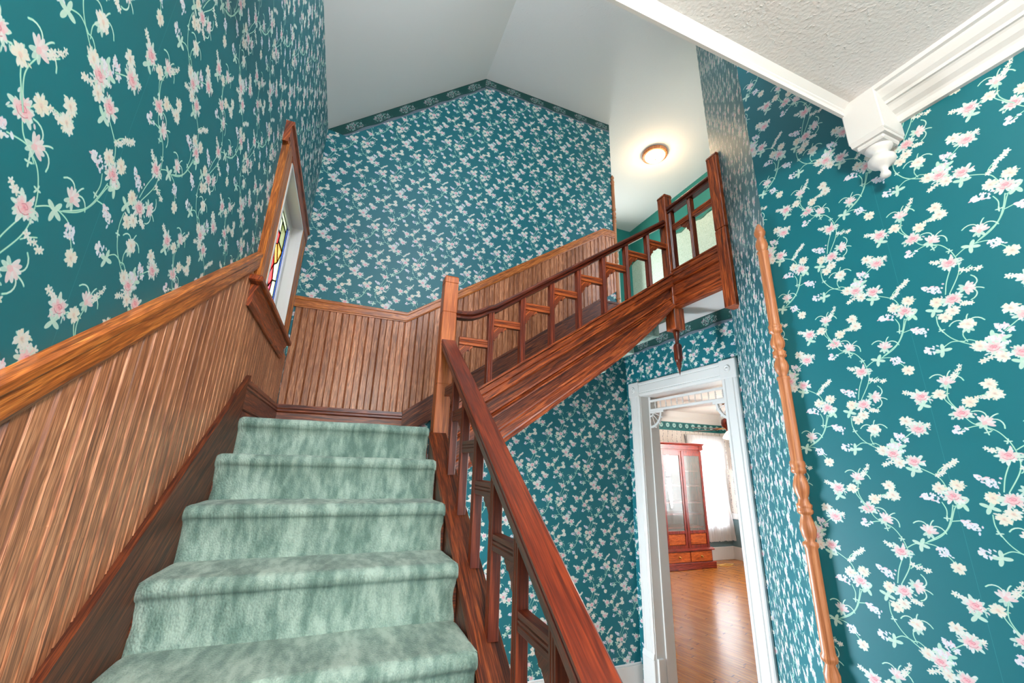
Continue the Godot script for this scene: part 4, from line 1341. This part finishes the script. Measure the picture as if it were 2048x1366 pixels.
func build_upstairs() -> void:
	var b := MB.new()
	b.box(V(4.30, 1.48, -5.30), V(4.42, 3.42, -2.0))
	var o := struct(b, "wall_hall", "bright upstairs hall wall with small pale green leaf wallpaper", M.vine, {"uu": V(0, 0, 1.0 / 0.32), "vv": V(0, -1.0 / 0.32, 0)})
	b = MB.new()
	b.box(V(4.30, 3.42, -5.30), V(4.42, 4.06, -2.0))
	put(b, "upper_band", plain(Color(0.16, 0.50, 0.46), 0.6), o)
	b = MB.new()
	var wave := []
	for i in 61:
		var z := -5.28 + 3.2 * i / 60.0
		wave.append(V(4.296, 3.40 + 0.05 * absf(sin((z + 5.28) * 8.0)), z))
	b.tube(wave, 0.012, 6)
	put(b, "garland", plain(Color(0.30, 0.50, 0.42), 0.7), o)
	b = MB.new()
	b.box(V(2.40, 1.2, -5.43), V(4.42, 4.06, -5.28))
	struct(b, "wall_hall_end", "far end wall of the upstairs hall beside the white door casing", plain(Color(0.10, 0.47, 0.46), 0.6))
	b = MB.new()
	b.box(V(2.40, 1.2, -5.30), V(2.545, 4.06, -3.50))
	struct(b, "wall_hall_left", "upstairs hall side wall hidden behind the gabled back wall", M.paper, paper_look(V(0, 0, 1)))
	b = MB.new()
	b.box(V(2.70, 1.2, -2.06), V(3.0, 4.06, -1.93))
	b.box(V(3.9, 1.2, -2.06), V(4.42, 4.06, -1.93))
	b.box(V(3.0, 1.2, -2.06), V(3.9, 2.0, -1.93))
	b.box(V(3.0, 3.5, -2.06), V(3.9, 4.06, -1.93))
	struct(b, "wall_hall_front", "upstairs hall wall with a window, hidden behind the angled wall", M.vine, {"uu": V(1.0 / 0.32, 0, 0), "vv": V(0, -1.0 / 0.32, 0)})
	# white door casing and door at the end of the hall
	b = MB.new()
	b.box(V(3.90, 1.48, -5.29), V(4.02, 3.60, -5.255), 0.004)
	b.box(V(3.02, 1.48, -5.29), V(3.14, 3.60, -5.255), 0.004)
	b.box(V(2.99, 3.60, -5.29), V(4.05, 3.74, -5.25), 0.004)
	var d := struct(b, "door_2", "white cased upstairs door glimpsed between the upper balusters", M.white)
	b = MB.new()
	b.box(V(3.14, 1.48, -5.285), V(3.90, 3.60, -5.268), 0.003)
	put(b, "door_leaf", M.white, d)
	for e in [[3.22, 1.65, 3.49, 2.40], [3.55, 1.65, 3.82, 2.40]]:
		put(bx(V(e[0], e[1], -5.272), V(e[2], e[3], -5.262), 0.006), "panel", M.white, d)
	put(bx(V(3.22, 2.50, -5.270), V(3.82, 3.40, -5.262)), "pane", M.glass, d)
	# ceiling light
	var o2 := thing("ceiling_light", "lit round flush ceiling light with a woven brown rim upstairs", "ceiling light", V(3.385, 3.95, -3.55))
	b = MB.new()
	b.lathe([[0.0, 4.056], [0.155, 4.056], [0.165, 4.045], [0.166, 4.025], [0.158, 4.012], [0.140, 4.005], [0.128, 4.010], [0.128, 4.020]], V(3.385, 0, -3.55), 36)
	put(b, "rim", M.spindle, o2, {"grain": V(0, 1, 0)})
	b = MB.new()
	b.lathe([[0.132, 4.012], [0.128, 3.998], [0.112, 3.980], [0.085, 3.965], [0.05, 3.956], [0.0, 3.952]], V(3.385, 0, -3.55), 32)
	put(b, "glass_bowl", M.bowl, o2)
	b = MB.new()
	b.lathe([[0.0, 3.955], [0.010, 3.953], [0.008, 3.945], [0.0, 3.940]], V(3.385, 0, -3.55), 12)
	put(b, "knob", M.brass, o2)
	omni("hall_lamp_light", V(3.385, 3.86, -3.55), 0.30, Color(1.0, 0.84, 0.64), 0.10)

func build_parlour() -> void:
	# room beyond the doorway
	var X0 := 2.79; var X1 := 8.10; var Z0 := -7.20; var Z1 := -1.80
	var b := MB.new()
	b.box(V(X0, -1.97, Z0), V(X1, -1.82, Z1))
	struct(b, "floor_parlour", "glossy honey oak strip floor of the room beyond the doorway", M.floor, {"uu": V(0.25 / 2.4, 0, 1.0 / 2.4), "vv": V(1.0 / 0.57, 0, -0.25 / 0.57)})
	b = MB.new()
	b.box(V(X0, 1.2, Z0), V(X1, 1.3, -5.43))
	b.box(V(4.45, 1.2, -5.43), V(X1, 1.3, Z1))
	b.box(V(X0, 1.195, -5.43), V(4.45, 1.2, Z1))
	struct(b, "ceiling_parlour", "white ceiling of the room beyond the doorway", M.paint_wall)
	b = MB.new()
	b.box(V(X0 - 0.15, -1.97, Z0 - 0.13), V(7.12, 1.3, Z0))
	b.box(V(8.02, -1.97, Z0 - 0.13), V(X1 + 0.13, 1.3, Z0))
	b.box(V(7.12, -1.97, Z0 - 0.13), V(8.02, -1.15, Z0))
	b.box(V(7.12, 0.62, Z0 - 0.13), V(8.02, 1.3, Z0))
	var look := {"uu": V(1.0 / 0.5, 0, 0), "vv": V(0, -1.0 / 0.5, 0)}
	struct(b, "wall_parlour_back", "far room wall in pale sprigged stripe wallpaper behind the bookcase", M.strip, look)
	b = MB.new()
	b.box(V(X1, -1.97, Z0), V(X1 + 0.13, 1.3, -5.15))
	b.box(V(X1, -1.97, -3.85), V(X1 + 0.13, 1.3, Z1))
	b.box(V(X1, -1.97, -5.15), V(X1 + 0.13, -1.1, -3.85))
	b.box(V(X1, 0.65, -5.15), V(X1 + 0.13, 1.3, -3.85))
	struct(b, "wall_parlour_right", "far room side wall in striped paper past the curtained window", M.strip, {"uu": V(0, 0, 1.0 / 0.5), "vv": V(0, -1.0 / 0.5, 0)})
	b = MB.new()
	b.box(V(X0, -1.97, Z1), V(X1 + 0.13, 1.3, Z1 + 0.13))
	struct(b, "wall_parlour_front", "near wall of the far room, out of view", M.strip, look)
	b = MB.new()
	b.box(V(X0 - 0.15, -1.97, Z0), V(X0, 1.3, -3.395))
	struct(b, "wall_parlour_left", "left wall of the far room, out of view", M.strip, look)
	# crown, frieze, baseboards
	b = MB.new()
	b.prism(poly([0, 0.98, 0.02, 0.98, 0.03, 1.0, 0.05, 1.04, 0.09, 1.09, 0.11, 1.15, 0.13, 1.2, 0, 1.2]), V(X0, 0, Z0), V(0, 0, 1), V(0, 1, 0), V(X1 - X0, 0, 0))
	b.prism(poly([0, 0.98, -0.02, 0.98, -0.03, 1.0, -0.05, 1.04, -0.09, 1.09, -0.11, 1.15, -0.13, 1.2, 0, 1.2]), V(X1, 0, Z0), V(1, 0, 0), V(0, 1, 0), V(0, 0, Z1 - Z0))
	struct(b, "trim_9", "deep white crown moulding of the far room", M.white)
	b = MB.new()
	b.box(V(X0, 0.80, Z0), V(X1, 0.98, Z0 + 0.003))
	b.box(V(X1 - 0.003, 0.80, Z0), V(X1, 0.98, Z1))
	struct(b, "trim_10", "teal frieze border below the far room's crown moulding", mat(tex(scallop()), Color.WHITE, 0.6), {"uu": V(1.0 / 0.36, 0, 1.0 / 0.36), "vv": V(0, -1.0 / 0.18, 0), "ou": 0.0, "ov": 0.98 / 0.18})
	b = MB.new()
	b.box(V(X0, -1.82, Z0), V(X1, -1.57, Z0 + 0.02), 0.004)
	b.box(V(X1 - 0.02, -1.82, Z0), V(X1, -1.57, Z1), 0.004)
	b.box(V(X1 - 0.02, -1.02, Z0), V(X1, -0.90, -5.3), 0.004)
	struct(b, "baseboard_parlour", "tall white baseboard and chair rail of the far room", M.white)
	b = MB.new()
	b.box(V(X0, -1.57, Z0), V(X1, -1.42, Z0 + 0.004))
	b.box(V(X1 - 0.004, -1.57, Z0), V(X1, -1.02, -5.3))
	struct(b, "trim_11", "grey green papered dado strip over the far room's baseboard", plain(Color(0.38, 0.48, 0.50), 0.7))
	# windows
	window_unit("window_2", "tall bright far room window behind white sheer curtains", V(7.57, -0.265, Z0 - 0.06), V(1, 0, 0), V(0, 0, 1), 0.90, 1.77)
	window_unit("window_7", "small back window under the landing, out of view", V(0.05, -0.925, -3.46), V(1, 0, 0), V(0, 0, 1), 0.70, 0.95)
	window_unit("window_8", "high window above the entrance ceiling, out of view", V(0.60, 2.75, -0.56), V(1, 0, 0), V(0, 0, -1), 0.94, 1.24)
	window_unit("window_3", "far room side window, out of view, that lights the floor", V(X1 + 0.06, -0.225, -4.5), V(0, 0, 1), V(-1, 0, 0), 1.30, 1.75)
	window_unit("window_4", "left entrance window behind the viewer", V(0.06, 0.075, 2.47), V(1, 0, 0), V(0, 0, -1), 0.82, 1.95)
	window_unit("window_5", "right entrance window behind the viewer", V(0.995, 0.075, 2.47), V(1, 0, 0), V(0, 0, -1), 0.81, 1.95)
	window_unit("window_6", "upstairs hall window, out of view, above the doorway room", V(3.45, 2.75, -1.99), V(1, 0, 0), V(0, 0, -1), 0.90, 1.50)
	# curtains at the visible window: two sheer panels and a valance
	curtain("sheer_curtain", "left sheer white curtain panel at the far window, partly behind the bookcase", V(7.02, 0.66, -7.13), 0.56, 2.12, 0.04, 31)
	curtain("sheer_curtain", "right sheer white curtain panel at the far window, flaring at its hem", V(7.54, 0.66, -7.13), 0.52, 2.12, 0.12, 32)
	curtain("curtain_valance", "short gathered white valance across the top of the far window", V(6.98, 0.72, -7.09), 1.09, 0.72, 0.0, 33)
	b = MB.new()
	b.lathe([[0.0, 0.0], [0.011, 0.0], [0.011, 1.13], [0.0, 1.13]], V(6.96, 0.70, -7.12), 10, V(1, 0, 0))
	put_thing(b, "curtain_rod", "slim white curtain rod over the far room window", "curtain rod", M.white)
	for k in 2:
		curtain("sheer_curtain", ["sheer white curtain panel on the far room's side window, nearer the bookcase", "sheer white curtain panel on the far room's side window, nearer the doorway"][k], V(X1 - 0.09, 0.68, -5.25 + 0.80 * k), 0.66, 2.1, 0.05, 35 + k, V(0, 0, 1), V(-1, 0, 0))
	bookcase()
	fan()
	# cable and outlet by the far baseboard
	b = MB.new()
	b.tube([V(7.05, -1.812, -6.9), V(7.25, -1.812, -6.82), V(7.45, -1.812, -6.86), V(7.60, -1.812, -6.80), V(7.45, -1.812, -6.74), V(7.20, -1.812, -6.78)], 0.008, 6)
	put_thing(b, "cable", "loose pale cable lying on the floor beside the bookcase", "cable", M.cord)
	var ph := thing("wall_socket", "small white wall socket with a black plug by the far corner", "wall socket", V(8.08, -1.70, -6.75))
	put(bx(V(8.068, -1.40, -6.81), V(8.08, -1.16, -6.66), 0.004), "plate", M.white, ph)
	put(bx(V(8.04, -1.74, -6.80), V(8.08, -1.62, -6.72), 0.008), "plug", M.iron, ph)

func put_thing(b: MB, called: String, label: String, category: String, m: Material, look := {}) -> MeshInstance3D:
	var o := put(b, called, m, null, look)
	tag(o, label, category, "", "thing")
	return o

func scallop() -> Image:
	var t := Paint.new(256, 128, Color(0.10, 0.40, 0.40))
	for k in 2:
		for i in 40:
			var a := PI * i / 39.0
			t.blob(64 + k * 128 + cos(a) * 58, 20 + sin(a) * 80, 6, 6, 0, Color(0.04, 0.24, 0.26), 1.0)
		for i in 16:
			var a := TAU * i / 16.0
			t.blob(64 + k * 128 + cos(a) * 22, 50 + sin(a) * 22, 14, 9, a, [Color(0.66, 0.76, 0.74), Color(0.55, 0.70, 0.70)][i % 2], 0.9)
	return t.image()

func window_unit(called: String, label: String, c: Vector3, r: Vector3, n: Vector3, w: float, h: float) -> void:
	var b := MB.new()
	var U := V(0, 1, 0)
	for s in [-1.0, 1.0]:
		b.obox(c + r * s * (w / 2 - 0.03), r * 0.03, U * h / 2, n * 0.03, 0.004)
		b.obox(c + U * s * (h / 2 - 0.03), r * w / 2, U * 0.03, n * 0.03, 0.004)
	b.obox(c, r * w / 2, U * 0.025, n * 0.028, 0.004)
	var o := struct(b, called, label, M.white)
	for s in [-1.0, 1.0]:
		b = MB.new()
		b.obox(c + U * s * h / 4, r * (w / 2 - 0.05), U * (h / 4 - 0.04), n * 0.003)
		put(b, "pane", M.glass, o)
	b = MB.new()
	for s in [-1.0, 1.0]:
		b.obox(c + r * s * (w / 2 + 0.05) + n * 0.075, r * 0.06, U * (h / 2 + 0.10), n * 0.012, 0.003)
		b.obox(c + U * s * (h / 2 + 0.05) + n * 0.075, r * (w / 2 + 0.11), U * 0.06, n * 0.014, 0.003)
	put(b, "casing", M.white, o)

func curtain(called: String, label: String, o: Vector3, w: float, h: float, flare: float, seed_: int, along := Vector3.RIGHT, out := Vector3.BACK) -> void:
	var nz := FastNoiseLite.new(); nz.seed = seed_; nz.frequency = 3.0
	var f := func(u: float, v: float) -> Vector3:
		var ww := w * (1.0 + flare * v * v * 2.0)
		return o + along * (u * ww) + V(0, -v * h + 0.012 * absf(sin(u * 30.0)) * float(v > 0.99), 0) + out * (0.022 * sin(u * w * 75.0 + nz.get_noise_1d(u * 3.0 + v) * 2.0) * (0.5 + 0.5 * v) + 0.02 * nz.get_noise_2d(u, v * 0.6))
	var b := MB.new()
	b.grid(func(u: float, v: float) -> Vector3: return f.call(u, 1.0 - v), 90, 12)
	put_thing(b, called, label, "curtain", M.sheer)

func bookcase() -> void:
	var o := thing("bookcase", "tall red mahogany bookcase with two glazed doors over burl panels and drawers", "bookcase", V(6.39, -1.82, -6.93))
	var zf := -6.715; var zb := -7.17
	# carcass
	var b := MB.new()
	b.box(V(5.86, -1.50, zb), V(5.90, 0.40, zf), 0.003)
	b.box(V(6.885, -1.50, zb), V(6.925, 0.40, zf), 0.003)
	b.box(V(5.86, 0.28, zb), V(6.925, 0.40, zf), 0.003)
	b.box(V(5.86, -1.50, zb), V(6.925, -1.46, zf), 0.003)
	put(b, "body", M.mahogany, o, {"grain": V(0, 1, 0)})
	put(bx(V(5.90, -1.46, zb), V(6.885, 0.28, zb + 0.015)), "back_panel", M.dark_inside, o)
	for y in [-0.05, -0.335, -0.65, -0.86, -1.105]:
		put(bx(V(5.90, y - 0.012, zb + 0.015), V(6.885, y + 0.012, zf - 0.06), 0.003), "shelf", M.mahogany, o, {"grain": V(1, 0, 0)})
	# cornice and frieze
	b = MB.new()
	b.prism(poly([0, 0.37, 0.02, 0.375, 0.02, 0.455, 0.03, 0.46, 0.045, 0.478, 0.06, 0.485, 0.06, 0.50, 0, 0.50]), V(5.80, 0, zf), V(0, 0, 1), V(0, 1, 0), V(1.18, 0, 0))
	b.box(V(5.80, 0.37, zb), V(6.98, 0.50, zf), 0.002)
	b.box(V(6.86, 0.36, zf), V(6.93, 0.46, zf + 0.03), 0.004)
	put(b, "cornice", M.mahogany, o, {"grain": V(1, 0, 0)})
	# doors
	for k in 2:
		var xa := 5.865 + 0.530 * k
		var xb := xa + 0.525
		b = MB.new()
		b.box(V(xa, -1.455, zf), V(xa + 0.06, 0.345, zf + 0.022), 0.003)
		b.box(V(xb - 0.06, -1.455, zf), V(xb, 0.345, zf + 0.022), 0.003)
		b.box(V(xa + 0.06, 0.25, zf), V(xb - 0.06, 0.345, zf + 0.022), 0.003)
		b.box(V(xa + 0.06, -1.20, zf), V(xb - 0.06, -1.145, zf + 0.022), 0.003)
		b.box(V(xa + 0.06, -1.455, zf), V(xb - 0.06, -1.40, zf + 0.022), 0.003)
		var d := put(b, "door", M.mahogany, o, {"grain": V(0, 1, 0)})
		put(bx(V(xa + 0.055, -1.15, zf + 0.008), V(xb - 0.055, 0.255, zf + 0.012)), "pane", M.glass, d)
		put(bx(V(xa + 0.065, -1.395, zf), V(xb - 0.065, -1.205, zf + 0.014), 0.006), "panel", M.burl, d, {"grain": V(1, 0, 0)})
	put(bx(V(6.372, -1.455, zf + 0.02), V(6.400, 0.345, zf + 0.034), 0.006), "astragal", M.mahogany, o, {"grain": V(0, 1, 0)})
	# base with two drawers
	b = MB.new()
	b.box(V(5.84, -1.70, zb), V(6.95, -1.50, zf + 0.03), 0.003)
	b.prism(poly([0, -1.50, 0.05, -1.50, 0.06, -1.492, 0.06, -1.478, 0.04, -1.468, 0.02, -1.455, 0, -1.455]), V(5.79, 0, zf), V(0, 0, 1), V(0, 1, 0), V(1.20, 0, 0))
	b.box(V(5.79, -1.82, zb), V(7.02, -1.70, zf + 0.05), 0.008)
	put(b, "base", M.mahogany, o, {"grain": V(1, 0, 0)})
	for k in 2:
		var xa := 5.865 + 0.54 * k
		var d := put(bx(V(xa, -1.685, zf + 0.03), V(xa + 0.52, -1.515, zf + 0.042), 0.004), "drawer", M.burl, o, {"grain": V(1, 0, 0)})
		b = MB.new()
		b.lathe([[0.0, 0.0], [0.022, 0.0], [0.018, 0.006], [0.008, 0.010], [0.008, 0.018], [0.016, 0.026], [0.014, 0.034], [0.0, 0.038]], V(xa + 0.26, -1.60, zf + 0.042), 14, V(0, 0, 1))
		put(b, "knob", M.brass, d)

func fan() -> void:
	var c := V(6.52, 0.0, -5.6)
	var o := thing("ceiling_fan", "brown bladed ceiling fan with a lit glass shade in the far room", "ceiling fan", V(6.52, 0.44, -5.6))
	var b := MB.new()
	b.lathe([[0.0, 1.2], [0.07, 1.2], [0.065, 1.17], [0.03, 1.14], [0.014, 1.13], [0.014, 0.90], [0.0, 0.90]], c, 16)
	put(b, "stem", M.brass, o)
	b = MB.new()
	b.lathe([[0.0, 0.91], [0.06, 0.91], [0.11, 0.88], [0.12, 0.82], [0.11, 0.76], [0.06, 0.72], [0.05, 0.68], [0.0, 0.67]], c, 24)
	put(b, "motor", M.mahogany, o)
	for k in 5:
		var an := -PI / 2 - 0.12 + k * TAU / 5
		var d := V(cos(an), 0, sin(an))
		var s := V(-sin(an), 0.18, cos(an)).normalized()
		b = MB.new()
		b.prism(poly([0.20, -0.045, 0.70, -0.065, 0.74, -0.05, 0.75, 0.0, 0.74, 0.05, 0.70, 0.065, 0.20, 0.045]), c + V(0, 0.715, 0), d, s, d.cross(s) * 0.008)
		var bl := put(b, "blade", M.cherry_dark, o, {"grain": d})
		b = MB.new()
		b.obox(c + V(0, 0.72, 0) + d * 0.17, d * 0.09, V(0, 0.006, 0), d.cross(V(0, 1, 0)) * 0.018, 0.002)
		put(b, "blade_arm", M.brass, bl)
	b = MB.new()
	b.lathe([[0.035, 0.67], [0.05, 0.66], [0.095, 0.60], [0.115, 0.555], [0.105, 0.545], [0.06, 0.53], [0.0, 0.525]], c, 24)
	put(b, "shade", M.bowl, o)
	omni("fan_lamp_light", c + V(0, 0.44, 0), 1.7, Color(1.0, 0.95, 0.88), 0.08)
